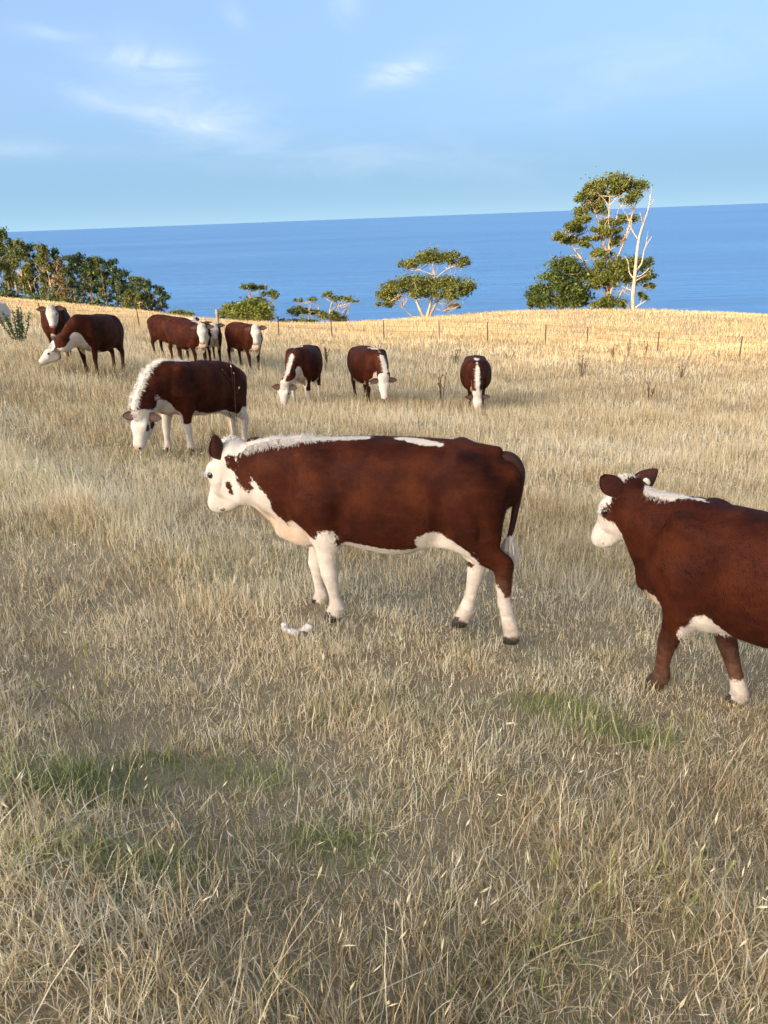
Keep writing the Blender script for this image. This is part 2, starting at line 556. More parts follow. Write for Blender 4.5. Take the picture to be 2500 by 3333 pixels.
# ---- coat materials
def coat_material():
    m = NT('hereford coat')
    tc = m.new('ShaderNodeTexCoord').outputs['Object']
    oi = m.new('ShaderNodeObjectInfo')
    nrag = m.noise(42, 4, .7, tc); nb = m.noise(7, 3, .6, tc)
    coat = m.attr('coat').outputs['Fac']
    e = m.math('ADD', coat, m.math('MULTIPLY', m.math('SUBTRACT', nrag.outputs['Fac'], .5), .05))
    e = m.math('ADD', e, m.math('MULTIPLY', m.math('SUBTRACT', nb.outputs['Fac'], .5), .05))
    white = m.mapr(e, .004, -.004)
    hair = m.noise(260, 3, .7, m.scaled(tc, (.35, 1, .35)))
    big = m.noise(4.2, 4, .6, tc); mid = m.noise(13, 4, .65, m.scaled(tc, (1, 1, 1.6)))
    br = m.ramp(big.outputs['Fac'], [(.32, (.017, .0030, .0010)), (.50, (.041, .0078, .0019)), (.70, (.095, .0225, .0048))])
    br = m.mix(m.mapr(mid.outputs['Fac'], .48, .75, 0, .5), br, (.095, .0245, .0060))
    br = m.mix(m.mapr(hair.outputs['Fac'], .35, .7, .0, .35), br, (.018, .004, .002))
    br = m.mix(m.math('MULTIPLY', oi.outputs['Random'], .3), br, (.035, .0075, .0026))
    fawn = m.attr('fawn').outputs['Fac']
    wt = m.mix(m.mapr(mid.outputs['Fac'], .35, .7, 0, .55), (.62, .56, .47), (.53, .445, .335))
    wt = m.mix(m.math('MULTIPLY', fawn, m.mapr(nb.outputs['Fac'], .35, .62, .1, 1.)), wt, (.52, .33, .18))
    wt = m.mix(m.mapr(hair.outputs['Fac'], .4, .75, 0, .22), wt, (.46, .40, .32))
    c = m.mix(white, br, wt)
    pink = m.attr('pink').outputs['Fac']
    c = m.mix(m.math('MULTIPLY', m.mapr(pink, .01, -.01), .85), c, (.58, .36, .30))
    dark = m.attr('dark').outputs['Fac']
    c = m.mix(m.mapr(dark, .004, -.004), c, (.02, .014, .011))
    dirt = m.math('MULTIPLY', m.attr('dirt').outputs['Fac'], m.mapr(mid.outputs['Fac'], .35, .65, .2, .9))
    c = m.mix(dirt, c, (.20, .14, .09))
    bh = m.math('ADD', m.math('MULTIPLY', hair.outputs['Fac'], .5), m.math('MULTIPLY', mid.outputs['Fac'], .7))
    p = m.principled(c, .7, m.bump(bh, .35, .012), .10)
    return m.mat


def plain(name, col, rough=.8, var=.25, scale=30, bump=.2, spec=.3):
    m = NT(name); tc = m.new('ShaderNodeTexCoord').outputs['Object']
    n = m.noise(scale, 4, .6, tc)
    c = m.mix(m.mapr(n.outputs['Fac'], .3, .7), tuple(x * (1 - var) for x in col), tuple(min(1, x * (1 + var)) for x in col))
    m.principled(c, rough, m.bump(n.outputs['Fac'], bump, .01), spec)
    return m.mat


COAT = coat_material()
M_EAR = plain('ear brown hair', (.055, .013, .007), .8, .4, 60)
M_EARIN = plain('pale inner ear hair', (.075, .045, .034), .9, .4, 60)
M_EYE = plain('dark wet eye', (.008, .006, .006), .08, .1, 5, 0, .6)
M_MANE = plain('white curly hair', (.62, .565, .48), .75, .22, 40, .1)
M_TAIL = plain('dark tail hair', (.028, .008, .005), .75, .4, 50)
M_TAG = plain('pale yellow ear tag', (.85, .78, .52), .5, .05, 5, 0)
M_HOOF = plain('dark horn hoof', (.035, .028, .024), .55, .4, 40)
M_LASH = plain('white lashes', (.8, .78, .74), .8, .1, 20, 0)


def head_frame(yaw, pitch, roll=0.):
    fwd = V3(math.cos(yaw), math.sin(yaw), 0); up = V3(0, 0, 1)
    f = fwd * math.cos(pitch) - up * math.sin(pitch)
    n = fwd * math.sin(pitch) + up * math.cos(pitch)
    s = np.cross(n, f)           # animal's left
    if roll:
        s, n = s * math.cos(roll) + n * math.sin(roll), n * math.cos(roll) - s * math.sin(roll)
    return f, n, s


def ear_mesh(length, width, cup):
    """leaf-shaped cupped ear along +x, opening towards +z: outer shell and lining"""
    nu, nv = 11, 9
    u = np.linspace(0, 1, nu)[:, None]; v = np.linspace(-1, 1, nv)[None]
    prof = np.sin(np.pi * np.clip(u, 0, 1) ** .8 * .92 + .16) ** .75 * (1 - .12 * u)
    prof = np.maximum(prof, .16)
    X = length * u + 0 * v; Y = width * .5 * prof * v; Z = cup * (v ** 2) * prof * (1 - .35 * u) + .06 * length * u ** 2
    top = np.stack([X, Y, Z], -1).reshape(-1, 3); N = np.array([0, 0, -1.])
    bot = top + N * (.012 * (1 - .6 * u + 0 * v).reshape(-1, 1))
    i = (np.arange(nu - 1)[:, None] * nv + np.arange(nv - 1)[None])
    q = np.stack([i, i + nv, i + nv + 1, i + 1], -1).reshape(-1, 4)
    k = nu * nv
    rim = []
    loop = list(range(0, nv)) + [r * nv + nv - 1 for r in range(1, nu)] + [(nu - 1) * nv + c for c in range(nv - 2, -1, -1)] + [r * nv for r in range(nu - 2, 0, -1)]
    for a, b in zip(loop, loop[1:] + loop[:1]): rim.append((a, b, b + k, a + k))
    shellV = np.concatenate([top - [0, 0, .0015], bot])
    shellQ = np.concatenate([q[:, ::-1] + 0, q[:, ::-1][:, ::-1] + k, np.array(rim)])
    sel = (u > .06) & (u < .93) & (np.abs(v) < .82)
    sel = sel.reshape(-1); keep = sel[q].all(1)
    return shellV, shellQ, top + [0, 0, .002], q[keep][:, ::-1]


def strands(rng, roots, dirs, length, width, curl=.3, grav=.35, seg=3):
    """tapering hair ribbons"""
    n = len(roots); L = length * rng.uniform(.6, 1.25, n)[:, None]
    d = dirs + rng.normal(0, curl, (n, 3)); d /= np.linalg.norm(d, axis=1)[:, None]
    side = np.cross(d, rng.normal(0, 1, (n, 3))); side /= np.linalg.norm(side, axis=1)[:, None] + 1e-9
    rows = []; p = roots.copy()
    for k in range(seg + 1):
        w = width * (1 - k / seg) ** .7 * .5
        if k < seg: rows += [p - side * w, p + side * w]
        else: rows += [p]
        p = p + d * L / seg
        d = d + V3(0, 0, -grav) + rng.normal(0, curl * .5, (n, 3)); d /= np.linalg.norm(d, axis=1)[:, None]
    V = np.stack(rows, 1); m = V.shape[1]; base = np.arange(n)[:, None] * m
    Q = np.concatenate([base + np.array([2 * k, 2 * k + 1, 2 * k + 3, 2 * k + 2]) for k in range(seg - 1)])
    T = base + np.array([2 * seg - 2, 2 * seg - 1, 2 * seg])
    return V.reshape(-1, 3), Q, T


def build_cow(sp, name, label, cat, loc, rz, seed=1, res=.02, group=None):
    rng = np.random.default_rng(seed)
    root = empty(name, loc, rz); tag(root, label, cat, group)
    prims = []                                   # (a, b, s, ra, rb, k)
    Y = V3(0, 1, 0)
    def P(a, b, s, ra, rb, k=.05):
        prims.append((np.asarray(a, float), np.asarray(b, float), np.asarray(s, float), ra, rb, k))
    for leg in sp['legs']:
        J, Rr = leg['j'], leg['r']
        for i in range(len(J) - 1):
            P(J[i], J[i + 1], Y, Rr[i], Rr[i + 1], leg.get('k', [.09, .05, .03, .02, .015, .015])[i])
    N, NR = sp['neck'], sp['neck_r']
    for i in range(len(N) - 1): P(N[i], N[i + 1], sp.get('neck_s', Y), NR[i], NR[i + 1], .09)
    for e in sp.get('extra', []): P(*e)
    # head
    f, n, s = sp['head_frame']; O = np.asarray(sp['poll'], float); HL = sp['HL']
    H = lambda a, b, c=0.: O + HL * (a * f + b * n + c * s)
    hr = lambda *r: tuple(HL * x for x in r)
    P(H(.06, -.10), H(.42, -.05), s, hr(.225, .20), hr(.245, .215), .04)
    P(H(.40, -.03), H(.86, -.10), s, hr(.205, .17), hr(.150, .125), .05)
    P(H(.83, -.10), H(.92, -.12), s, hr(.172, .145), hr(.172, .14), .03)
    dj = sp.get('deep', 1.)
    P(H(.20, -.37 * dj), H(.46, -.34 * dj), s, hr(.150, .19), hr(.145, .15), .05)
    P(H(.20, -.25 * dj), H(.52, -.2 * dj), s, hr(.165, .20), hr(.165, .17), .06)
    P(H(.50, -.22), H(.78, -.19), s, hr(.15, .13), hr(.115, .10), .05)
    P(H(.46, -.33 * dj), H(.84, -.245 * (.5 + .5 * dj)), s, hr(.135, .13), hr(.095, .075), .03)
    P(H(.80, -.25), H(.92, -.235), s, hr(.115, .075), hr(.115, .06), .015)
    P(H(.0, .04), H(.10, .06), s, hr(.14, .10), hr(.16, .10), .04)
    for q in (1, -1):
        P(H(.33, .04, .20 * q), H(.42, .02, .205 * q), s, hr(.07, .075), hr(.065, .065), .03)   # brow
        P(H(.44, -.12, .21 * q), H(.62, -.16, .16 * q), s, hr(.05, .06), hr(.04, .05), .03)     # cheek bone
        P(H(.93, -.06, .10 * q), H(.97, -.08, .09 * q), s, hr(.055, .05), hr(.05, .045), .02)   # nostril wing
    J = [x[0] for x in prims] + [x[1] for x in prims]
    rmax = [max(x[3]) for x in prims] + [max(x[4]) for x in prims]
    sec = sp['torso']
    lo = np.min([j - r for j, r in zip(J, rmax)], 0); hi = np.max([j + r for j, r in zip(J, rmax)], 0)
    lo = np.minimum(lo, [sec[0, 0] - sec[0, 3], -sec[:, 3].max(), (sec[:, 1] - sec[:, 2]).min()]) - .05
    hi = np.maximum(hi, [sec[-1, 0] + sec[-1, 3], sec[:, 3].max(), (sec[:, 1] + sec[:, 2]).max()]) + .05
    dims = np.ceil((hi - lo) / res).astype(int) + 1
    ax = [lo[i] + res * np.arange(dims[i]) for i in range(3)]
    G = np.stack(np.meshgrid(*ax, indexing='ij'), -1)
    F = torso_sdf(G.reshape(-1, 3), sec).reshape(tuple(dims))
    for a, b, sv, ra, rb, k in prims:
        mg = max(max(ra), max(rb)) + k + .05
        i0 = np.maximum(((np.minimum(a, b) - mg - lo) / res).astype(int), 0)
        i1 = np.minimum(((np.maximum(a, b) + mg - lo) / res).astype(int) + 2, dims)
        sl = tuple(slice(i0[q], i1[q]) for q in range(3))
        sub = G[sl]
        if sub.size == 0: continue
        d = limb_sdf(sub.reshape(-1, 3), a, b, sv, ra, rb).reshape(sub.shape[:3])
        F[sl] = smin(F[sl], d, k)
    for a, b, sv, ra, rb, k in sp.get('carve', []):
        a, b = np.asarray(a, float), np.asarray(b, float); mg = max(max(ra), max(rb)) + k + .05
        i0 = np.maximum(((np.minimum(a, b) - mg - lo) / res).astype(int), 0)
        i1 = np.minimum(((np.maximum(a, b) + mg - lo) / res).astype(int) + 2, dims)
        sl = tuple(slice(i0[q], i1[q]) for q in range(3)); sub = G[sl]
        if sub.size == 0: continue
        d = limb_sdf(sub.reshape(-1, 3), a, b, Y, ra, rb).reshape(sub.shape[:3])
        F[sl] = -smin(-F[sl], d, k)
    Vv, Q = surface_nets(F, lo, res)
    Vv = relax(Vv, Q, 2, .45); Nn = vert_normals(Vv, Q)
    # markings
    def field(lst, far=.2):
        out = np.full(len(Vv), far)
        for a, b, r0, r1 in lst:
            out = np.minimum(out, limb_sdf(Vv, np.asarray(a, float), np.asarray(b, float) + 1e-6, Y, (r0, r0), (r1, r1)))
        return out
    hw = [(H(.02, .02), H(.9, -.1), HL * .36, HL * .36), (H(.3, -.25), H(.9, -.2), HL * .27, HL * .3)] if sp.get('white_head', True) else []
    hw = sp.get('head_white', lambda H, HL: hw)(H, HL)
    coat = field(hw + sp['white'])
    if sp.get('brown'): coat = np.maximum(coat, -field(sp['brown']))
    if sp.get('head_brown'): coat = np.maximum(coat, -field(sp['head_brown'](H, HL)))
    if sp.get('all_white'): coat = np.minimum(coat, -.1)
    pink = field([(H(.97, -.06, -.06), H(.97, -.06, .06), HL * .085, HL * .085), (H(.93, -.25), H(.96, -.2), HL * .07, HL * .05)])
    darkl = [(H(.99, -.055, .10), H(1.01, -.075, .075), HL * .042, HL * .03), (H(.99, -.055, -.10), H(1.01, -.075, -.075), HL * .042, HL * .03)]
    for q in (1, -1): darkl.append((H(.98, -.195, .06 * q), H(.84, -.225, .17 * q), HL * .014, HL * .012))
    for leg in sp['legs']:
        hoof = np.asarray(leg['j'][-1], float)
        darkl.append((hoof + V3(0, 0, -.05), hoof + V3(0, 0, -.004), .05, .045))
    dark = field(darkl)
    gl = sp.get('ground_low', 0.)
    dirt = np.clip(1 - (Vv[:, 2] - gl) / .42, 0, 1) * .62
    fawn = np.clip(1 - field(sp.get('fawn', [])) / .06, 0, 1) if sp.get('fawn') else np.zeros(len(Vv))
    me = np_mesh('body', Vv, Q, None, {'coat': coat, 'pink': pink, 'dark': dark, 'dirt': dirt, 'fawn': fawn})
    body = link('body', me, COAT, root)
    if res < .022:
        for lg in sp['legs']:
            j = lg['j'][-1]; fl = lg['j'][-2]; w = lg['r'][-1][0]; fwd = unit(V3(1, 0, 0))
            for q in (1, -1):                      # two claws
                rings = []
                for zz, ln, wd, sh in ((.035, 1.0, .40, 0.), (.0, 1.25, .47, .12), (-.035, 1.45, .50, .22)):
                    t = np.linspace(0, 2 * np.pi, 10, endpoint=False)
                    rings.append(np.stack([np.cos(t) * w * ln * .72 + w * (sh + .1), np.sin(t) * w * wd + q * w * .46, np.full(10, zz)], 1))
                Vh = np.concatenate(rings + [rings[-1].mean(0)[None]]) + j
                i = np.arange(10); i2 = (i + 1) % 10
                Qh = np.concatenate([np.stack([i + o, i + o + 10, i2 + o + 10, i2 + o], 1) for o in (0, 10)])
                Th = np.stack([i2 + 20, i + 20, np.full(10, 30)], 1)
                link('hoof', np_mesh('hoof', Vh, Qh, Th), M_HOOF, root)
    nh = sp.get('coat_hair', 0)
    if nh:
        tri = Q[:, :3]; ar = np.linalg.norm(np.cross(Vv[Q[:, 1]] - Vv[Q[:, 0]], Vv[Q[:, 3]] - Vv[Q[:, 0]]), axis=1)
        fi = rng.choice(len(Q), nh, p=ar / ar.sum()); wv = rng.dirichlet((1, 1, 1, 1), nh)
        rt = (Vv[Q[fi]] * wv[:, :, None]).sum(1); nn = (Nn[Q[fi]] * wv[:, :, None]).sum(1)
        at_ = lambda A: (A[Q[fi]] * wv).sum(1)
        flow = np.tile(V3(-.75, 0, -.6), (nh, 1)); flow -= nn * (flow * nn).sum(1)[:, None]
        flow += rng.normal(0, .22, (nh, 3)); flow /= np.linalg.norm(flow, axis=1)[:, None] + 1e-9
        dr = flow * .9 + nn * .42; sdv = np.cross(dr, nn); sdv /= np.linalg.norm(sdv, axis=1)[:, None] + 1e-9
        Lh = sp.get('hair_len', .02) * rng.uniform(.5, 1.3, nh)[:, None]; wh = sp.get('hair_w', .0026)
        HV = np.stack([rt - nn * .002 - sdv * wh * .5, rt - nn * .002 + sdv * wh * .5, rt + dr * Lh], 1).reshape(-1, 3)
        r3 = lambda A: np.repeat(at_(A), 3)
        link('coat_hair', np_mesh('coat_hair', HV, None, np.arange(3 * nh).reshape(-1, 3), {'coat': np.repeat(at_(coat) + rng.normal(0, .007, nh), 3), 'pink': r3(pink), 'dark': r3(dark), 'dirt': r3(dirt), 'fawn': r3(fawn)}), COAT, body, smooth=False)['kind'] = 'stuff'
    # ears
    for q, key in ((1, 'ear_l'), (-1, 'ear_r')):
        d, o = sp.get(key, (None, None))
        if d is None: d = unit(.05 * f + .10 * n + q * s - .1 * n); 
        if o is None: o = unit(.25 * f + .9 * n)
        L = HL * sp.get('ear_len', .46)
        shV, shQ, inV, inQ = ear_mesh(L, HL * sp.get('ear_w', .28), HL * .08)
        o = unit(o - d * (o @ d)); w = np.cross(o, d); M = np.stack([d, w, o], 0)
        base = H(.09, -.06, .205 * q)
        emat = sp.get('ear_mat', M_EAR)
        eo = link('ear', np_mesh('ear', shV @ M + base, shQ), emat, root)
        link('ear_lining', np_mesh('ear_lining', inV @ M + base, inQ), M_EARIN, eo)
        if res < .016 and sp.get('fringe', True):
            sel = rng.integers(0, len(inV), 260)
            rr = (inV @ M + base)[sel]
            hv = strands(rng, rr, np.tile(d * .7 + o * .5, (260, 1)), HL * .05, .0025, .35, .1)
            mm = Mesh(); mm.add(*hv); mm.build('ear_fringe', M_EARIN if key != sp.get('dark_fringe') else M_EAR, eo)['kind'] = 'stuff'
    # eyes
    for q in (1, -1):
        c0 = H(.40, -.02, .232 * q); r = HL * .055
        u = np.linspace(0, np.pi, 9); w = np.linspace(0, 2 * np.pi, 12, endpoint=False)
        SV = np.array([[math.sin(a) * math.cos(b), math.sin(a) * math.sin(b), math.cos(a)] for a in u for b in w]) * r
        i = (np.arange(8)[:, None] * 12 + np.arange(12)[None]); j = (np.arange(8)[:, None] * 12 + (np.arange(12)[None] + 1) % 12)
        eo = link('eye', np_mesh('eye', SV + c0, np.stack([i, i + 12, j + 12, j], -1).reshape(-1, 4)), M_EYE, root)
        if res < .016:
            rr = c0 + np.array([r * (.75 * s * q + .5 * n + t * f) for t in np.linspace(-.8, .8, 26)])
            hv = strands(rng, rr, np.tile(s * q * .8 + n * .55, (26, 1)), HL * .075, .002, .12, .1)
            mm = Mesh(); mm.add(*hv); mm.build('eyelashes', M_LASH, eo)['kind'] = 'stuff'
    # tail
    if sp.get('tail') is not None:
        tp = catmull(sp['tail'], 6); k = len(tp); t = np.linspace(0, 1, k)
        sc = sp['scale']
        rad = sc * (.034 * (1 - t) ** 1.2 + .016)
        mm = Mesh(); mm.tube(tp, rad, 10)
        to = mm.build('tail', sp.get('tail_mat', M_TAIL), root)
        end = tp[-3]; nS = 420 if res < .016 else 160
        ph = rng.uniform(0, 6.28, nS); rr = end + np.stack([np.cos(ph), np.sin(ph), 0 * ph], 1) * (sc * .02 * np.sqrt(rng.uniform(0, 1, nS)))[:, None] + (tp[-1] - end) * rng.uniform(-.6, 1, nS)[:, None]
        hv = strands(rng, rr, np.stack([np.cos(ph) * .3, np.sin(ph) * .3, -1 + 0 * ph], 1), sc * .19, .006 * sc, .10, .6)
        mm = Mesh(); mm.add(*hv); mm.build('tail_switch', sp.get('switch_mat', M_MANE), to)['kind'] = 'stuff'
    # mane and poll hair
    def hair_part(nm, lst, count, length, width, dirfn, mat, thr=-.004):
        d = field(lst); ok = np.where((d < thr))[0]
        if len(ok) < 10: return
        sel = rng.choice(ok, count); jit = rng.normal(0, res * .4, (count, 3))
        hv = strands(rng, Vv[sel] - Nn[sel] * .004 + jit - Nn[sel] * (jit * Nn[sel]).sum(1)[:, None], dirfn(Vv[sel], Nn[sel]), length, width, .24, .3)
        mm = Mesh(); mm.add(*hv); mm.build(nm, mat, root)['kind'] = 'stuff'
    if sp.get('mane'):
        back = unit(np.asarray(sp['neck'][0]) - np.asarray(sp['neck'][-1]))
        hair_part('mane', sp['mane'], sp.get('mane_n', 1500), sp.get('mane_len', .06), sp.get('mane_w', .004),
                  lambda p, nn: nn * .3 + V3(0, 0, -.35) + back * .3 + np.sign(p[:, 1:2]) * Y * .6, M_MANE)
    if sp.get('poll_hair', True):
        hair_part('poll_tuft', [(H(.02, .06), H(.16, .10), HL * .17, HL * .15)], 900 if res < .016 else 250, HL * .07, .004 if res < .016 else .008,
                  lambda p, nn: nn * .5 + f * .5, sp.get('poll_mat', M_MANE), 0.0)
    return root, dict(V=Vv, N=Nn, H=H, f=f, n=n, s=s, HL=HL, coat=coat)


# ---- the yearling walking past in the foreground (measured side on)
def leg(j, r, k=None):
    d = dict(j=[V3(*x) for x in j], r=r)
    if k: d['k'] = k
    return d


def mirror(P): return [(x, -y, z) for x, y, z in P]


def hero_spec():
    sp = dict(scale=.85)
    sp['torso'] = np.array([(-.535, .80, .135, .095), (-.45, .785, .205, .165), (-.32, .775, .245, .205), (-.15, .738, .297, .228), (.02, .715, .327, .243),
                            (.2, .728, .318, .237), (.38, .747, .295, .208), (.53, .755, .278, .172), (.66, .765, .24, .135), (.76, .79, .19, .10)])
    fr = [(.105, .145), (.068, .088), (.046, .054), (.045, .049), (.028, .031), (.037, .043), (.041, .049)]
    hr = [(.10, .20), (.082, .15), (.050, .072), (.040, .058), (.028, .035), (.037, .043), (.041, .049)]
    sp['legs'] = [
        leg([(.46, .12, .72), (.42, .13, .52), (.432, .125, .40), (.422, .12, .285), (.405, .12, .16), (.392, .12, .075), (.418, .12, .02)], fr),
        leg([(.50, -.12, .72), (.52, -.12, .50), (.54, -.11, .37), (.555, -.10, .25), (.55, -.10, .11), (.535, -.10, .03), (.56, -.10, -.02)], fr),
        leg([(-.36, .11, .80), (-.34, .125, .58), (-.43, .12, .445), (-.545, .11, .375), (-.552, .105, .15), (-.585, .10, .01), (-.605, .10, -.07)], hr),
        leg([(-.34, -.11, .80), (-.27, -.115, .56), (-.31, -.10, .42), (-.40, -.07, .325), (-.365, -.06, .11), (-.335, -.05, .0), (-.305, -.05, -.065)], hr)]
    sp['neck'] = [V3(.56, 0, .83), V3(.72, -.005, .835), V3(.84, -.03, .835), V3(.92, -.06, .85)]
    sp['neck_r'] = [(.125, .22), (.105, .195), (.088, .165), (.082, .13)]
    sp['head_frame'] = head_frame(R(-30), R(58), R(0))
    sp['poll'] = V3(.99, -.07, .965); sp['HL'] = .44; sp['deep'] = 1.3
    Y = V3(0, 1, 0)
    sp['extra'] = [
        (V3(.56, 0, .50), V3(.70, 0, .54), Y, (.085, .10), (.05, .10), .08),          # brisket
        (V3(.70, 0, .56), V3(.85, -.02, .68), Y, (.022, .075), (.035, .06), .05),      # dewlap
        (V3(.40, 0, .52), V3(.60, 0, .49), Y, (.11, .07), (.07, .07), .07),
        (V3(.45, .135, .95), V3(.52, .155, .66), Y, (.06, .08), (.05, .085), .08),      # shoulder blade
        (V3(.45, -.135, .95), V3(.52, -.155, .66), Y, (.06, .08), (.05, .085), .08),
        (V3(-.30, .15, .96), V3(-.40, .14, .90), Y, (.045, .05), (.05, .05), .09),      # hook bone
        (V3(-.30, -.15, .96), V3(-.40, -.14, .90), Y, (.045, .05), (.05, .05), .09),
        (V3(-.50, .07, .90), V3(-.555, .06, .86), Y, (.05, .05), (.045, .05), .06),     # pin bone
        (V3(-.50, -.07, .90), V3(-.555, -.06, .86), Y, (.05, .05), (.045, .05), .06),
        (V3(-.47, .10, .72), V3(-.47, .11, .52), Y, (.065, .075), (.05, .06), .08),     # buttock
        (V3(-.47, -.10, .72), V3(-.47, -.11, .52), Y, (.065, .075), (.05, .06), .08),
        (V3(-.10, .10, .53), V3(-.27, .13, .52), Y, (.02, .05), (.025, .06), .06),      # flank fold
        (V3(-.10, -.10, .53), V3(-.27, -.13, .52), Y, (.02, .05), (.025, .06), .06),
        (V3(.03, 0, .42), V3(-.03, 0, .385), Y, (.02, .03), (.014, .02), .04),          # navel
        (V3(-.02, 0, 1.0), V3(-.5, 0, .975), Y, (.05, .035), (.04, .03), .06),          # spine
    ]
    sp['carve'] = [(V3(-.17, .262 * q, .93), V3(-.25, .26 * q, .82), Y, (.05, .055), (.045, .055), .10) for q in (1, -1)] + \
        [(V3(.30, .252 * q, .84), V3(.34, .208 * q, .55), Y, (.024, .03), (.028, .03), .07) for q in (1, -1)] + \
        [(V3(-.215, .258 * q, .74), V3(-.20, .20 * q, .53), Y, (.024, .03), (.028, .03), .08) for q in (1, -1)] + \
        [(V3(.61, .168 * q, .96), V3(.655, .155 * q, .64), Y, (.024, .03), (.024, .03), .07) for q in (1, -1)] + \
        [(V3(-.40, .235 * q, .74), V3(-.43, .2 * q, .56), Y, (.02, .02), (.02, .02), .06) for q in (1, -1)]
    sp['coat_hair'] = 42000; sp['hair_len'] = .017
    sp['white'] = [
        ((.80, .0, .60), (.62, .0, .47), .125, .10), ((.62, 0, .46), (.42, 0, .43), .13, .12), ((.42, 0, .42), (.1, 0, .36), .18, .215),
        ((.1, 0, .36), (-.16, 0, .40), .215, .19), ((-.13, .17, .53), (-.27, .19, .50), .065, .045), ((-.27, .19, .50), (-.36, .18, .41), .045, .04), ((-.36, .18, .41), (-.45, .15, .30), .04, .035), ((-.45, .15, .30), (-.52, .13, .17), .035, .035),
        ((.425, .15, .53), (.43, .13, .42), .075, .09), ((.43, .12, .42), (.41, .12, -.1), .11, .11), ((.54, -.1, .45), (.55, -.1, -.1), .13, .1), ((.60, .10, .56), (.47, .15, .50), .05, .05),
        ((-.30, -.12, .5), (-.40, -.07, .30), .13, .1), ((-.40, -.07, .33), (-.32, -.05, -.1), .095, .1), ((-.5, .10, .24), (-.53, .10, .14), .03, .05), ((-.56, .105, .115), (-.6, .10, -.1), .075, .1),
        ((.86, 0, 1.03), (.70, 0, 1.06), .075, .085), ((.70, 0, 1.06), (.42, 0, 1.09), .085, .07), ((.42, 0, 1.09), (.2, 0, 1.07), .07, .035),
        ((.02, .0, 1.055), (-.1, .04, 1.035), .02, .04), ((-.1, .04, 1.035), (-.2, .06, 1.02), .04, .022), ((-.1, -.14, .5), (-.4, -.1, .42), .11, .1)]
    sp['head_white'] = lambda H, HL: [(H(.02, .02), H(.9, -.1), HL * .36, HL * .40), (H(.30, -.22), H(.9, -.2), HL * .40, HL * .34), (H(.30, -.42), H(.6, -.38), HL * .24, HL * .2), (V3(.92, .06, .82), V3(.83, .06, .70), .075, .10)]
    sp['head_brown'] = lambda H, HL: [(H(.36, -.30, .05), H(.38, -.32, .5), .026, .026), (H(.41, -.35, .05), H(.43, -.37, .5), .022, .022), (H(-.02, -.18, .2), H(.05, -.26, .2), .03, .04), (H(.02, -.4, 0), H(.12, -.5, 0), .10, .09), (H(.9, -.28, .1), H(.84, -.29, .08), .014, .014)]
    sp['brown'] = [((-.345, -.08, .30), (-.36, -.02, .29), .02, .02)]
    sp['fawn'] = [((.80, 0, .60), (.60, 0, .52), .06, .08), ((.66, .09, .66), (.56, .1, .56), .03, .04), ((-.05, 0, .45), (.05, 0, .45), .07, .07)]
    sp['mane'] = [((.86, 0, 1.03), (.70, 0, 1.06), .075, .085), ((.70, 0, 1.06), (.42, 0, 1.09), .085, .07), ((.42, 0, 1.09), (.22, 0, 1.07), .07, .03)]
    sp['mane_n'] = 6500; sp['mane_len'] = .034; sp['mane_w'] = .0032
    sp['tail'] = [V3(-.47, 0, .93), V3(-.55, 0, .94), V3(-.595, 0, .915), V3(-.62, .005, .86), V3(-.615, .01, .76), V3(-.60, .01, .65), V3(-.585, .01, .55), V3(-.565, .015, .47)]
    f, n, s = sp['head_frame']
    sp['ear_l'] = (unit(V3(-.02, .32, .93)), unit(V3(.80, -.58, 0)))
    sp['ear_len'] = .36; sp['ear_w'] = .23
    sp['ear_r'] = (unit(-.95 * s - .1 * f - .05 * n + V3(0, 0, .1)), unit(n * .8 + f * .3))
    sp['ground_low'] = -.02
    return sp



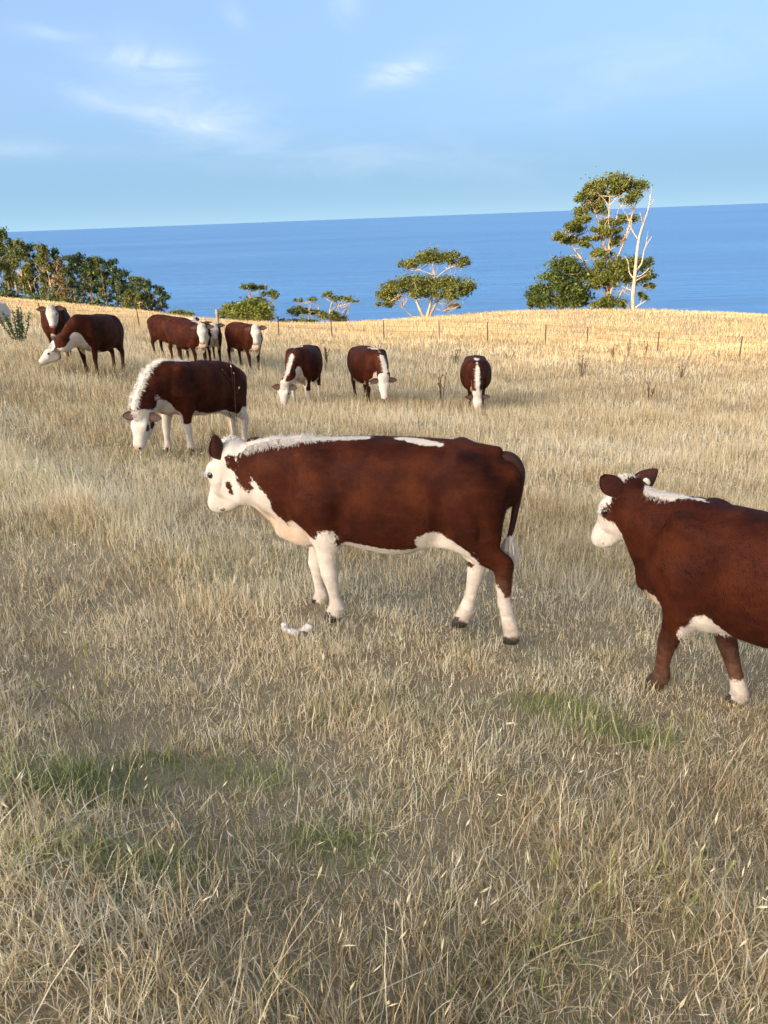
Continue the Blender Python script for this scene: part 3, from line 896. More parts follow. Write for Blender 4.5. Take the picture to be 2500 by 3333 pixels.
# ---- a standing or grazing animal in its own frame: x forward, y to its left, z up
def std_spec(sc=1.0, pose='up', head_yaw=0., head_pitch=58., legs=(0, 0, 0, 0), fat=1.0, neck_side=0., poll=None, brown_legs=True,
             mane=True, belly=.10, blaze=None, tail=True, HL=.47, head_roll=0., graze_x=0., throat=.09, socks=(.0, .0, .0, .0)):
    """legs: fore-aft swing of the hooves (left fore, right fore, left hind, right hind)"""
    sp = dict(scale=sc)
    T = np.array([(-.80, 1.03, .17, .13), (-.70, 1.01, .25, .21), (-.50, .985, .325, .265), (-.25, .945, .365, .31), (0, .915, .385, .335),
                  (.25, .91, .385, .325), (.46, .925, .37, .28), (.64, .945, .34, .225), (.80, .97, .28, .16), (.90, .99, .22, .11)])
    T[:, 3] *= fat; T[1:6, 1] -= .02 * (fat - 1) / .1; T[1:6, 2] += .02 * (fat - 1) / .1
    sp['torso'] = T * sc
    fr = [(.14, .19), (.10, .12), (.064, .076), (.054, .06), (.038, .044), (.047, .054), (.05, .06)]
    hr = [(.13, .26), (.115, .20), (.068, .10), (.05, .07), (.038, .046), (.047, .054), (.05, .06)]
    mk = lambda q: [tuple(sc * x for x in p) for p in q]
    L = []
    for q, sw in ((1, legs[0]), (-1, legs[1])):
        L.append(leg(mk([(.56, .16 * q, .90), (.52 + .1 * sw, .17 * q, .66), (.54 + .3 * sw, .165 * q, .52), (.55 + .6 * sw, .16 * q, .37), (.545 + .85 * sw, .16 * q, .2), (.53 + .95 * sw, .16 * q, .09), (.56 + sw, .16 * q, .03)]), mk(fr)))
    for q, sw in ((1, legs[2]), (-1, legs[3])):
        L.append(leg(mk([(-.52, .15 * q, 1.0), (-.46 + .2 * sw, .17 * q, .74), (-.58 + .45 * sw, .165 * q, .58), (-.70 + .6 * sw, .155 * q, .47), (-.67 + .85 * sw, .15 * q, .22), (-.66 + .95 * sw, .15 * q, .09), (-.63 + sw, .15 * q, .03)]), mk(hr)))
    sp['legs'] = L
    hy = R(head_yaw)
    if pose == 'graze':
        pl = V3(1.30 + graze_x, neck_side, .50) if poll is None else V3(*poll)
        N = [V3(.68, 0, 1.02), V3(.92, neck_side * .2, .90), V3(1.12, neck_side * .6, .70), pl + V3(-.06, 0, .03)]
        NR = [(.18, .29), (.15, .235), (.125, .19), (.11, .15)]
    else:
        pl = V3(1.14, neck_side, 1.30) if poll is None else V3(*poll)
        N = [V3(.66, 0, 1.02), V3(.84, neck_side * .25, 1.06), V3(.99, neck_side * .65, 1.12), pl + V3(-.05, 0, -.09)]
        NR = [(.18, .28), (.15, .225), (.12, .165), (.10, .115)]
    sp['neck'] = [p * sc for p in N]; sp['neck_r'] = mk(NR)
    sp['head_frame'] = head_frame(hy, R(head_pitch), R(head_roll)); sp['poll'] = pl * sc; sp['HL'] = HL * sc
    Y = V3(0, 1, 0)
    E = [((.70, 0, .70), (.88, 0, .74), (.12, .13), (.07, .13), .10), ((.50, 0, .66), (.74, 0, .66), (.15, .09), (.10, .09), .09)]
    if pose == 'graze': E.append(((.88, 0, .74), (1.12, neck_side * .5, .56), (.03, .10), (.05, .08), .08))
    else: E.append(((.88, 0, .76), (1.02, neck_side * .5, 1.02), (.03, .10), (.05, .08), .08))
    for q in (1, -1):
        E += [((.56, .19 * q, 1.18), (.66, .20 * q, .84), (.08, .11), (.07, .12), .10), ((-.42, .21 * q, 1.22), (-.54, .19 * q, 1.16), (.06, .06), (.065, .06), .12),
              ((-.72, .10 * q, 1.14), (-.80, .09 * q, 1.08), (.065, .065), (.06, .06), .07), ((-.66, .14 * q, .92), (-.66, .15 * q, .68), (.085, .10), (.065, .08), .10),
              ((-.15, .13 * q, .62), (-.38, .17 * q, .64), (.025, .06), (.03, .08), .08)]
    E.append(((-.05, 0, 1.27), (-.70, 0, 1.22), (.06, .04), (.05, .04), .08))
    sp['extra'] = [(V3(*a) * sc, V3(*b) * sc, Y, tuple(x * sc for x in ra), tuple(x * sc for x in rb), k * sc) for a, b, ra, rb, k in E]
    sp['carve'] = [(V3(-.25, .36 * q * fat, 1.12) * sc, V3(-.36, .35 * q * fat, 1.02) * sc, Y, (.06 * sc, .07 * sc), (.055 * sc, .065 * sc), .12 * sc) for q in (1, -1)] + \
        [(V3(.36, .365 * q * fat, 1.0) * sc, V3(.40, .31 * q * fat, .68) * sc, Y, (.03 * sc, .04 * sc), (.035 * sc, .04 * sc), .10 * sc) for q in (1, -1)] + \
        [(V3(-.30, .36 * q * fat, .90) * sc, V3(-.27, .28 * q * fat, .64) * sc, Y, (.03 * sc, .04 * sc), (.035 * sc, .04 * sc), .11 * sc) for q in (1, -1)]
    # markings
    W = [((.98, 0, .80), (.74, 0, .58), .06 + (throat or 0), .06 + (throat or 0)), ((.74, 0, .58), (.45, 0, .54), .14, .10 + belly), ((.45, 0, .52), (0, 0, .49), .08 + belly, .08 + belly), ((0, 0, .49), (-.4, 0, .52), .08 + belly, .10 + belly)]
    if pose == 'graze': W += [((1.0, 0, .70), (1.22, neck_side * .8, .46), .13, .13)]
    elif throat: W += [((.95, 0, .86), (1.12, neck_side * .8, 1.06), throat, throat)]
    else: W = W[1:]
    W = [(V3(*a) * sc, V3(*b) * sc, r0 * sc, r1 * sc) for a, b, r0, r1 in W]
    for i, lg in enumerate(L):
        h_ = socks[i]
        if h_ > 0:
            j = lg['j']; W.append((V3(j[-1][0], j[-1][1], h_ * sc), V3(j[-1][0], j[-1][1], -.3), .13 * sc, .13 * sc))
            if h_ > .4: W.append((j[2], j[3], .11 * sc, .11 * sc))
    if mane:
        crest = []
        for i in (3, 2, 1):
            t_ = unit(N[min(i + 1, 3)] - N[i - 1]); crest.append(N[i] + V3(-t_[2], 0, t_[0]) * NR[i][1] * .97)
        crest += [V3(.62, 0, 1.315), V3(.40, 0, 1.30)] + ([V3(.22, 0, 1.30)] if pose == 'graze' else [])
        if pose == 'up': crest = crest[1:]
        ml = list(zip(crest[:-1], crest[1:]))
        wid = mane if isinstance(mane, float) else .07
        mr = [wid * .8, wid, wid, wid * .9, wid * .7, wid * .3]
        sp['mane'] = [(a * sc, b * sc, mr[i] * sc, mr[i + 1] * sc) for i, (a, b) in enumerate(ml)]
        W += sp['mane']
        sp['mane_n'] = 700; sp['mane_len'] = .05 * sc; sp['mane_w'] = .008
    sp['white'] = W
    sp['head_white'] = lambda H, HL: [(H(.05, .02), H(.9, -.1), HL * .30, HL * .36), (H(.34, -.2), H(.9, -.2), HL * .34, HL * .34), (H(.36, -.38), H(.6, -.36), HL * .2, HL * .2)]
    sp['fawn'] = [(V3(.9, 0, .7) * sc, V3(.6, 0, .6) * sc, .1 * sc, .1 * sc)]
    if tail:
        sp['tail'] = [V3(*p) * sc for p in ((-.70, 0, 1.16), (-.80, 0, 1.175), (-.875, 0, 1.13), (-.91, 0, 1.05), (-.90, .01, .90), (-.885, .02, .74), (-.87, .02, .6), (-.86, .02, .5))]
    return sp


def place(sp, name, label, cat, x, y, heading, seed, res=.035, group='hereford herd in the paddock'):
    """stand the animal on the slope: shift every joint by the ground under it"""
    a = R(heading); c, s = math.cos(a), math.sin(a); g0 = gz(x, y)
    W = lambda px, py: gz(x + c * px - s * py, y + s * px + c * py) - g0
    sx = (W(.6 * sp['scale'], 0) - W(-.65 * sp['scale'], 0)) / (1.25 * sp['scale'])
    sh = lambda p: np.asarray(p, float) + V3(0, 0, sx * p[0])
    shl = lambda L: [(sh(q[0]), sh(q[1])) + tuple(q[2:]) for q in L]
    T = sp['torso'].copy(); T[:, 1] += sx * T[:, 0]; sp['torso'] = T
    for lg in sp['legs']:
        h = lg['j'][-1]; d = W(h[0], h[1])
        ww = [0, .1, .3, .6, .9, 1, 1]
        lg['j'] = [p + V3(0, 0, sx * p[0] * (1 - k) + d * k) for p, k in zip(lg['j'], ww)]
    sp['neck'] = [sh(p) for p in sp['neck']]; sp['poll'] = sh(sp['poll'])
    sp['extra'] = shl(sp['extra']); sp['carve'] = shl(sp.get('carve', [])); sp['white'] = shl(sp['white'])
    if sp.get('mane'): sp['mane'] = shl(sp['mane'])
    if sp.get('fawn'): sp['fawn'] = shl(sp['fawn'])
    if sp.get('brown'): sp['brown'] = shl(sp['brown'])
    if sp.get('tail'): sp['tail'] = [sh(p) for p in sp['tail']]
    return build_cow(sp, name, label, cat, (x, y, g0), a, seed, res, group)


HERD = 'hereford herd in the paddock'
HERO_YAW = R(170)
build_cow(hero_spec(), 'hereford_calf', 'brown and white yearling calf walking left in the foreground, dark spot on its white cheek', 'calf',
          (.117, 3.975, -.55), HERO_YAW, seed=3, res=.013, group=HERD)

# the calf cut off by the right edge, seen from behind its shoulder
sp = std_spec(.82, 'up', head_yaw=2, head_pitch=62, legs=(.10, -.28, 0.1, -.1), fat=.94, poll=(1.06, .02, 1.31), neck_side=.02, belly=.05, mane=.05, HL=.475, socks=(.0, .02, .12, .12))
sp['head_white'] = lambda H, HL: [(H(.2, .12), H(.9, -.02), HL * .25, HL * .30), (H(.62, -.2), H(.9, -.2), HL * .30, HL * .34), (H(.42, -.36), H(.7, -.32), HL * .14, HL * .2), (H(.02, .12), H(.1, .12), HL * .15, HL * .16)]
sp['white'] = sp['white'][1:-len(sp['mane'])]
sp['white'] = sp['white'][:3] + sp['white'][4:] + [(V3(.40, .06, .47), V3(.28, .12, .50), .13, .105)]
sp['extra'] = [e for e in sp['extra'] if not (e[1][0] > .82 and e[1][2] > .8)] + [(V3(.50, .02, .50), V3(.33, .05, .49), V3(0, 1, 0), (.09, .08), (.08, .06), .08)]
sp['mane'] = [(V3(.72, 0, 1.06), V3(.64, 0, 1.09), .06, .075), (V3(.64, 0, 1.09), V3(.53, 0, 1.095), .06, .035), (V3(.53, 0, 1.095), V3(.42, 0, 1.085), .035, .015)]
sp['white'] = sp['white'] + sp['mane']
sp['mane_n'] = 2600; sp['mane_w'] = .0032; sp['mane_len'] = .035; sp['coat_hair'] = 40000; sp['hair_len'] = .019
f_, n_, s_ = sp['head_frame']
sp['ear_l'] = (unit(s_ * .62 + n_ * .1 + V3(0, 0, .55)), unit(V3(.6, -.6, .1)))
sp['ear_r'] = (unit(-s_ * .95 - n_ * .12 + V3(0, 0, .40)), unit(V3(.55, -.75, -.25)))
sp['ear_len'] = .50; sp['ear_w'] = .30; sp['fringe'] = False
cow2, info2 = place(sp, 'hereford_calf', 'brown calf with a pale ear tag, cut off by the right edge', 'calf', 1.84, 3.10, 130, 11, res=.0135)
_H, _HL = info2['H'], info2['HL']
t_ = np.linspace(0, 2 * np.pi, 14, endpoint=False)
_d = sp['ear_r'][0]; _o = sp['ear_r'][1]; _o = unit(_o - _d * (_o @ _d)); _ew = np.cross(_o, _d)
_c = _H(.09, -.06, -.205) + _d * _HL * .17 + _ew * .008 - _o * .012
ring = lambda z, r: _c - _o * z + r * (np.cos(t_)[:, None] * _d * .8 + np.sin(t_)[:, None] * _ew)
Vt = np.concatenate([ring(.0, .021), ring(.010, .021), ring(.014, .016), (_c - _o * .0155)[None]])
i = np.arange(14); i2 = (i + 1) % 14
link('ear_tag', np_mesh('ear_tag', Vt, np.concatenate([np.stack([i + o, i2 + o, i2 + o + 14, i + o + 14], 1) for o in (0, 14)]), np.stack([i + 28, i2 + 28, np.full(14, 42)], 1)), M_TAG, cow2)

# the calf grazing behind the foreground one
sp = std_spec(.93, 'graze', head_yaw=8, head_pitch=62, legs=(-.02, .10, .02, -.10), fat=.98, poll=(1.16, .0, .60), neck_side=.0, belly=.12, mane=.065, HL=.47, socks=(.34, .5, .55, .5))
sp['head_brown'] = lambda H, HL: [(H(.08, -.16, .2), H(.26, -.30, .2), .05, .06), (H(.38, -.03, .22), H(.43, -.05, .24), .032, .03)]
sp['mane_n'] = 2000; sp['mane_len'] = .06; sp['coat_hair'] = 14000; sp['hair_w'] = .005; sp['hair_len'] = .025
place(sp, 'hereford_calf', 'brown calf grazing short grass with a shaggy white mane, left of the foreground calf', 'calf', -2.36, 10.15, 240, 21, res=.019)
# the far herd
def C(x, y, heading, label, seed, name='hereford_cow', cat='cow', **kw):
    sp = std_spec(**kw)
    return place(sp, name, label, cat, x, y, heading, seed)


C(-6.6, 18.6, 260, 'brown cow grazing with its head down, near the left edge of the field', 31, sc=1.06, pose='graze', head_yaw=-56, head_pitch=36, poll=(1.10, -.42, .62), neck_side=-.32, mane=False, belly=.06, fat=1.14, legs=(.05, -.08, .06, -.1))
C(-8.3, 20.5, 288, 'brown cow with its white face raised, looking over the back of a grazing cow', 32, sc=1.0, HL=.5, pose='up', head_yaw=-6, head_pitch=66, neck_side=.0, poll=(1.06, .0, 1.30), throat=None, mane=False, belly=.06, fat=1.08)
C(-6.22, 25.6, 316, 'large brown cow facing the camera, white face in front of a second white face', 33, sc=1.15, HL=.5, pose='up', head_yaw=-44, head_pitch=66, neck_side=-.16, poll=(1.08, -.18, 1.27), mane=.05, belly=.12, fat=1.16)
C(-5.82, 27.3, 290, 'white-faced cow peering out from behind the head of another cow', 34, sc=1.06, HL=.5, pose='up', head_yaw=-12, head_pitch=66, mane=.05, belly=.10)
C(-7.25, 27.4, 322, 'brown cow mostly hidden behind the large white-faced cow, rump to the left', 35, sc=1.14, pose='up', head_yaw=10, head_pitch=50, mane=False, belly=.05, fat=1.1)
C(-4.42, 25.8, 306, 'brown cow standing with its white face turned to the camera, right of the white-faced pair', 36, sc=1.12, HL=.5, pose='up', head_yaw=-36, head_pitch=68, neck_side=-.12, poll=(1.10, -.14, 1.30), mane=False, belly=.12, fat=1.1, legs=(-.05, .05, .03, -.08))
C(-1.88, 19.7, 262, 'brown cow grazing head on, left of the three with white neck stripes', 37, sc=1.10, pose='graze', head_yaw=-16, head_pitch=66, poll=(1.18, -.20, .50), neck_side=-.14, mane=.045, belly=.12, fat=1.2, legs=(-.1, .08, .0, .1), socks=(.2, .25, .2, .2))
C(-.3, 20.4, 290, 'brown cow grazing head on, middle of the three with white neck stripes', 38, sc=1.12, pose='graze', head_yaw=-14, head_pitch=66, poll=(1.20, -.05, .68), mane=.05, belly=.12, fat=1.2, legs=(.06, -.08, .0, .1))
C(2.68, 21.2, 265, 'brown cow grazing head on, right of the three with white neck stripes', 39, sc=1.06, pose='graze', head_yaw=0, head_pitch=70, poll=(1.20, .0, .48), mane=.05, belly=.07, fat=1.22, legs=(.06, -.06, .0, .1))
sp = std_spec(sc=1.0, pose='up', head_yaw=8, head_pitch=58, mane=False, fat=1.0)
sp['all_white'] = True; sp['tail_mat'] = M_MANE
place(sp, 'white_cow', 'pale white cow with dark ears, cut off by the left edge', 'cow', -14.45, 30.0, 262, 40)
# ------------------------------------------------------------------ trees
RTREE = np.random.default_rng(5)


def leaf_material(name, dark, mid, lite):
    m = NT(name)
    sh = m.attr('shade').outputs['Fac']; oi = m.new('ShaderNodeObjectInfo').outputs['Random']
    c = m.ramp(m.math('ADD', m.math('MULTIPLY', sh, .85), m.math('MULTIPLY', oi, .15)), [(.05, dark), (.5, mid), (.95, lite)])
    d = m.new('ShaderNodeBsdfPrincipled'); m.l.new(c, d.inputs['Base Color']); d.inputs['Roughness'].default_value = .5; d.inputs['Specular IOR Level'].default_value = .25
    t = m.new('ShaderNodeBsdfTranslucent', Color=c); mx = m.new('ShaderNodeMixShader'); mx.inputs[0].default_value = .22
    m.l.new(d.outputs[0], mx.inputs[1]); m.l.new(t.outputs[0], mx.inputs[2]); m.l.new(mx.outputs[0], m.out.inputs['Surface'])
    return m.mat


LEAF_OLIVE = leaf_material('olive gum leaves', (.041, .056, .011), (.098, .118, .025), (.19, .19, .047))
LEAF_GREEN = leaf_material('green gum leaves', (.030, .050, .012), (.070, .100, .024), (.15, .18, .045))
LEAF_BRIGHT = leaf_material('bright shrub leaves', (.055, .080, .012), (.125, .150, .025), (.24, .24, .05))
LEAF_BLUE = leaf_material('blue green gum leaves', (.022, .040, .020), (.050, .080, .038), (.10, .135, .06))
LEAF_BRONZE = leaf_material('bronze dry gum leaves', (.08, .055, .02), (.15, .115, .045), (.23, .18, .075))


def bark_material(name, a, b, c):
    m = NT(name); tc = m.new('ShaderNodeTexCoord').outputs['Object']
    n = m.noise(3.0, 5, .65, m.scaled(tc, (1, 1, .25))); n2 = m.noise(14, 3, .6, m.scaled(tc, (1, 1, .3)))
    col = m.ramp(n.outputs['Fac'], [(.3, a), (.5, b), (.72, c)])
    m.principled(col, .85, m.bump(n2.outputs['Fac'], .5, .05), .15)
    return m.mat


BARK_PALE = bark_material('pale gum bark', (.17, .12, .085), (.33, .27, .20), (.46, .40, .32))
BARK_DEAD = bark_material('bleached dead wood', (.22, .18, .145), (.34, .30, .25), (.44, .40, .35))
BARK_GREY = bark_material('grey brown bark', (.09, .07, .055), (.17, .14, .11), (.28, .24, .20))


def leaf_cloud(clumps, leaf, per_m2, rng, flat=.8):
    """small leaf faces filling a set of ellipsoid clumps, denser near their shells"""
    VV, sh = [], []
    for c, r in clumps:
        c = np.asarray(c, float); r = np.asarray(r, float)
        n = int(per_m2 * (r[0] * r[2] + r[1] * r[2] + r[0] * r[1]) * 4.2)
        # lumpy sub-clusters
        k = max(int(n / 90), 6)
        d = rng.normal(0, 1, (k, 3)); d /= np.linalg.norm(d, axis=1)[:, None]
        d[:, 2] = np.where(d[:, 2] < -.35, -d[:, 2] * .6, d[:, 2])
        cen = c + d * r * rng.uniform(.45, .95, k)[:, None]; own = rng.integers(0, k, n)
        sr = (r.mean() * .36) * rng.uniform(.7, 1.3, k)[own]
        p = cen[own] + rng.normal(0, .62, (n, 3)) * sr[:, None] * np.array([1, 1, flat])
        a = rng.normal(0, 1, (n, 3)) + np.array([0, 0, -.5]); a /= np.linalg.norm(a, axis=1)[:, None]
        b = np.cross(a, rng.normal(0, 1, (n, 3))); b /= np.linalg.norm(b, axis=1)[:, None] + 1e-9
        L = leaf * np.clip(rng.lognormal(-.08, .38, n), .4, 2.)[:, None]; W = L * .55
        VV.append(np.stack([p - a * L * .5, p + b * W * .5, p + a * L * .5, p - b * W * .5], 1))
        tone = rng.normal(.5, .16, k)[own] + rng.normal(0, .12, n)
        sh.append(np.repeat(np.clip(tone, 0, 1), 4))
    V = np.concatenate(VV).reshape(-1, 3); n = len(V) // 4
    return V, np.arange(4 * n).reshape(n, 4), np.concatenate(sh)


def limbs(paths, sides=7):
    mm = Mesh()
    for pts, r0, r1 in paths:
        q = catmull(pts, 4); mm.tube(q, np.linspace(r0, r1, len(q)) , sides)
    return mm


def make_tree(name, label, cat, base, paths, clumps, leaf_mat, bark, leaf=.26, dens=26, twigs=3, group=None, seed=0, trunk_name='trunk', flat=.8):
    """paths: list of (points, r0, r1), clumps: (centre, radii); both in metres from the foot of the tree"""
    rng = np.random.default_rng(seed)
    root = empty(name, base); tag(root, label, cat, group)
    P = [(np.asarray(p, float), a, b) for p, a, b in paths]
    if P:
        limbs(P[:1], 9).build(trunk_name, bark, root)
        ext = list(P[1:])
        tips = np.concatenate([p[len(p) // 2:] for p, a, b in P])
        for c, r in clumps:
            c = np.asarray(c, float); r = np.asarray(r, float)
            for _ in range(twigs):
                t = tips[np.argsort(np.linalg.norm(tips - (c - [0, 0, r[2] * 1.0]), axis=1))[rng.integers(0, min(3, len(tips)))]]
                e = c + rng.normal(0, .45, 3) * r; mid = (t + e) / 2 + rng.normal(0, .12, 3) * np.linalg.norm(e - t) + [0, 0, -.08 * np.linalg.norm(e - t)]
                ext.append((np.array([t, mid, e]), .045 * max(1, r.mean() / 1.4), .012))
        if ext and not clumps:
            for e in ext: limbs([e], 7).build('branch', bark, root)
        elif ext: limbs(ext, 5).build('branch', bark, root)
    if clumps:
        V, Q, sh = leaf_cloud(clumps, leaf, dens, rng, flat)
        link('crown', np_mesh('crown', V, Q, None, {'shade': sh}), leaf_mat, root, smooth=False)
    return root


def on_ground(x, y): return (x, y, gz(x, y) - .1)


def sketch(ox, oy, k, rng, depth):
    """plan measured from a side view: ox, oy foot of the tree, k metres per unit"""
    def pt(x, y, d=None): return V3((x - ox) * k, (rng.normal(0, depth) if d is None else d), (oy - y) * k)
    def cl(x, y, rx, ry, d=None): return (pt(x, y, d), V3(rx * k * 1.18, rx * k * 1.05, ry * k * 1.2))
    return pt, cl


# --- the tall gum on the rise, with the trees at its foot
rg = np.random.default_rng(12)
pt, cl = sketch(900, 1385, .0123, rg, 1.1)
clA = [cl(860, 235, 180, 62), cl(740, 275, 100, 60), cl(1140, 268, 105, 55), cl(640, 345, 95, 48), cl(770, 365, 130, 50), cl(990, 385, 80, 48), cl(600, 555, 90, 45), cl(470, 605, 90, 50),
       cl(400, 685, 75, 42), cl(520, 725, 100, 42), cl(880, 575, 90, 45), cl(1050, 545, 85, 40), cl(740, 650, 90, 42), cl(710, 715, 75, 36), cl(760, 840, 85, 42), cl(905, 845, 60, 34), cl(1000, 735, 60, 40), cl(1010, 902, 38, 22), cl(560, 620, 70, 40), cl(690, 430, 95, 42), cl(800, 470, 80, 42), cl(600, 480, 70, 36), cl(860, 660, 75, 40), cl(950, 660, 60, 46), cl(930, 770, 60, 40), cl(640, 760, 66, 32), cl(930, 300, 90, 50), cl(1060, 330, 60, 40)]
pA = [([pt(905, 1390, 0), pt(900, 1200, 0), pt(890, 1000, 0), pt(870, 850, .1), pt(815, 700, .3)], .36, .17),
      ([pt(815, 700, .3), pt(790, 600, .3), pt(740, 470, .4), pt(690, 380, .5)], .15, .05), ([pt(880, 900, 0), pt(880, 700, -.3), pt(855, 520, -.4), pt(850, 300, -.4)], .17, .05),
      ([pt(895, 1000, 0), pt(960, 900, -.2), pt(1030, 680, -.5), pt(1075, 470, -.6), pt(1130, 320, -.5)], .16, .05), ([pt(900, 1180, 0), pt(760, 1050, .4), pt(650, 900, .8), pt(560, 780, 1.0), pt(450, 690, 1.1)], .20, .05),
      ([pt(650, 900, .8), pt(560, 850, 1.), pt(440, 880, 1.3), pt(350, 850, 1.4)], .08, .02), ([pt(650, 910, .8), pt(740, 900, .6), pt(790, 850, .5)], .07, .03), ([pt(890, 830, -.1), pt(930, 600, .2), pt(960, 430, .3)], .10, .03),
      ([pt(800, 660, .3), pt(720, 690, .4), pt(600, 680, .8)], .08, .03), ([pt(560, 780, 1.), pt(520, 680, 1.), pt(480, 620, 1.)], .06, .03), ([pt(1010, 760, -.4), pt(1060, 620, -.8), pt(1060, 560, -.9)], .06, .03),
      ([pt(850, 420, -.4), pt(780, 330, .2), pt(700, 280, .4)], .06, .02), ([pt(850, 420, -.4), pt(930, 330, -.6), pt(960, 250, -.6)], .06, .02), ([pt(1090, 420, -.6), pt(1170, 350, -.3), pt(1190, 300, -.2)], .05, .02)]
make_tree('gum_tree', 'tall gum tree with tiered flat crowns above the horizon on the sunlit rise', 'tree', on_ground(27.76, 95), pA, clA, LEAF_OLIVE, BARK_PALE, .25, 72, 8, seed=21, flat=.7)
pt, cl = sketch(470, 1380, .01365, rg, .5)
make_tree('shrub_tree', 'dense rounded dark green tree at the left foot of the tall gum', 'tree', on_ground(21.95, 94), [([pt(480, 1380, 0), pt(480, 1200, 0), pt(470, 1050, 0)], .2, .06)],
          [cl(470, 1010, 140, 75), cl(380, 1100, 105, 75), cl(580, 1080, 110, 80), cl(645, 1110, 60, 60), cl(300, 1230, 110, 70), cl(470, 1170, 130, 80), cl(570, 1220, 140, 80), cl(250, 1310, 75, 60), cl(380, 1305, 120, 62), cl(540, 1320, 110, 50), cl(640, 1290, 100, 75), cl(690, 1335, 50, 40)],
          LEAF_GREEN, BARK_GREY, .27, 55, 2, seed=22)
pt, cl = sketch(920, 1385, .01365, rg, .5)
make_tree('shrub_tree', 'broad olive tree in front of the tall gum trunk, beside the dead snag', 'tree', on_ground(27.6, 93.2), [([pt(915, 1385, 0), pt(915, 1270, 0), pt(930, 1180, 0)], .2, .12), ([pt(920, 1380, 0), pt(985, 1290, .1), pt(1020, 1220, .1), pt(1050, 1120, 0)], .16, .05), ([pt(930, 1190, 0), pt(1000, 1080, 0)], .1, .04)],
          [cl(785, 1005, 65, 60), cl(800, 1120, 95, 85), cl(880, 1130, 110, 80), cl(980, 1040, 110, 85), cl(1080, 1020, 100, 70), cl(1180, 1040, 80, 80), cl(1020, 1130, 130, 70), cl(1215, 1130, 70, 70), cl(1245, 1190, 45, 45), cl(760, 1190, 55, 50), cl(1185, 1285, 45, 50)],
          LEAF_OLIVE, BARK_PALE, .27, 50, 2, seed=23)
pt, cl = sketch(900, 1385, .01365, rg, .3)
make_tree('low_bush', 'low olive bush hugging the ground between the gum and the dead snag', 'bush', on_ground(26.7, 91.5), [([pt(900, 1385, 0), pt(910, 1340, 0)], .06, .03)], [cl(850, 1340, 90, 42), cl(930, 1325, 90, 48), cl(1000, 1335, 80, 44)], LEAF_OLIVE, BARK_GREY, .24, 60, 2, seed=24)
pt, cl = sketch(1130, 1385, .01365, rg, .3)
pD = [([pt(1132, 1390, 0), pt(1126, 1250, 0), pt(1128, 1080, 0), pt(1130, 930, 0), pt(1140, 790, 0), pt(1165, 690, 0), pt(1190, 600, 0)], .25, .07), ([pt(1190, 600, 0), pt(1203, 520, 0), pt(1200, 470, .1)], .08, .03), ([pt(1200, 560, 0), pt(1230, 530, .2), pt(1238, 505, .2)], .05, .02), ([pt(1203, 500, 0), pt(1208, 440, 0), pt(1207, 410, 0)], .03, .012),
      ([pt(1130, 810, 0), pt(1075, 725, .3), pt(1045, 640, .5), pt(1000, 570, .6)], .08, .02), ([pt(1160, 700, 0), pt(1135, 640, -.3), pt(1120, 600, -.4)], .06, .02), ([pt(1130, 1060, 0), pt(1180, 1000, .2), pt(1195, 900, .3), pt(1225, 840, .4), pt(1258, 790, .5)], .12, .03), ([pt(1205, 880, .3), pt(1212, 810, .4), pt(1222, 750, .5)], .06, .02),
      ([pt(1120, 1120, 0), pt(1085, 1070, .2), pt(1070, 990, .3), pt(1040, 940, .3)], .10, .03), ([pt(1135, 1110, 0), pt(1190, 1085, -.2), pt(1238, 1035, -.3)], .09, .03), ([pt(1135, 1140, 0), pt(1180, 1110, -.2), pt(1225, 1090, -.3)], .07, .03), ([pt(1115, 1215, 0), pt(1070, 1200, .2), pt(1030, 1180, .2)], .08, .03), ([pt(1070, 1200, .2), pt(1080, 1165, .2)], .04, .03),
      ([pt(1120, 1370, 0), pt(1080, 1340, -.3), pt(1042, 1292, -.4)], .10, .03), ([pt(1140, 1370, 0), pt(1180, 1330, -.3), pt(1240, 1295, -.4)], .11, .03), ([pt(1185, 1325, -.3), pt(1195, 1270, -.3)], .05, .02)]
make_tree('dead_tree', 'bleached bare dead tree with broken limbs at the right of the tall gum', 'tree', on_ground(29.7, 91.3), pD, [], None, BARK_DEAD, seed=25)

# --- umbrella gum in the middle
pt, cl = sketch(1265, 440, .0199, rg, .8)
make_tree('gum_tree', 'umbrella shaped gum tree with two leafy tiers, standing alone in the middle', 'tree', on_ground(5.5, 90),
          [([pt(1262, 440, 0), pt(1240, 390, 0), pt(1215, 330, .2), pt(1180, 275, .4)], .22, .06), ([pt(1275, 440, 0), pt(1300, 350, -.1), pt(1325, 230, -.2), pt(1310, 130, -.2)], .20, .05), ([pt(1285, 440, 0), pt(1340, 350, .2), pt(1420, 280, .4)], .18, .05), ([pt(1262, 436, 0), pt(1195, 425, .3), pt(1140, 375, .6), pt(1070, 350, .8)], .12, .03), ([pt(1325, 220, -.2), pt(1400, 170, 0), pt(1480, 150, .1)], .07, .03), ([pt(1320, 200, -.2), pt(1240, 170, 0), pt(1180, 155, 0)], .06, .02), ([pt(1300, 360, 0), pt(1370, 400, -.4), pt(1440, 380, -.6)], .05, .02)],
          [cl(1185, 148, 55, 26), cl(1260, 120, 70, 32), cl(1330, 110, 80, 34), cl(1400, 120, 75, 32), cl(1475, 150, 55, 34), cl(1055, 320, 70, 44), cl(1105, 265, 75, 40), cl(1200, 245, 80, 40), cl(1290, 255, 80, 40), cl(1370, 255, 85, 42), cl(1450, 268, 80, 42), cl(1505, 300, 42, 38), cl(1040, 360, 45, 22), cl(1440, 382, 36, 18), cl(1240, 300, 80, 26), cl(1400, 310, 80, 28)],
          LEAF_OLIVE, BARK_PALE, .22, 80, 6, seed=31, flat=.7)
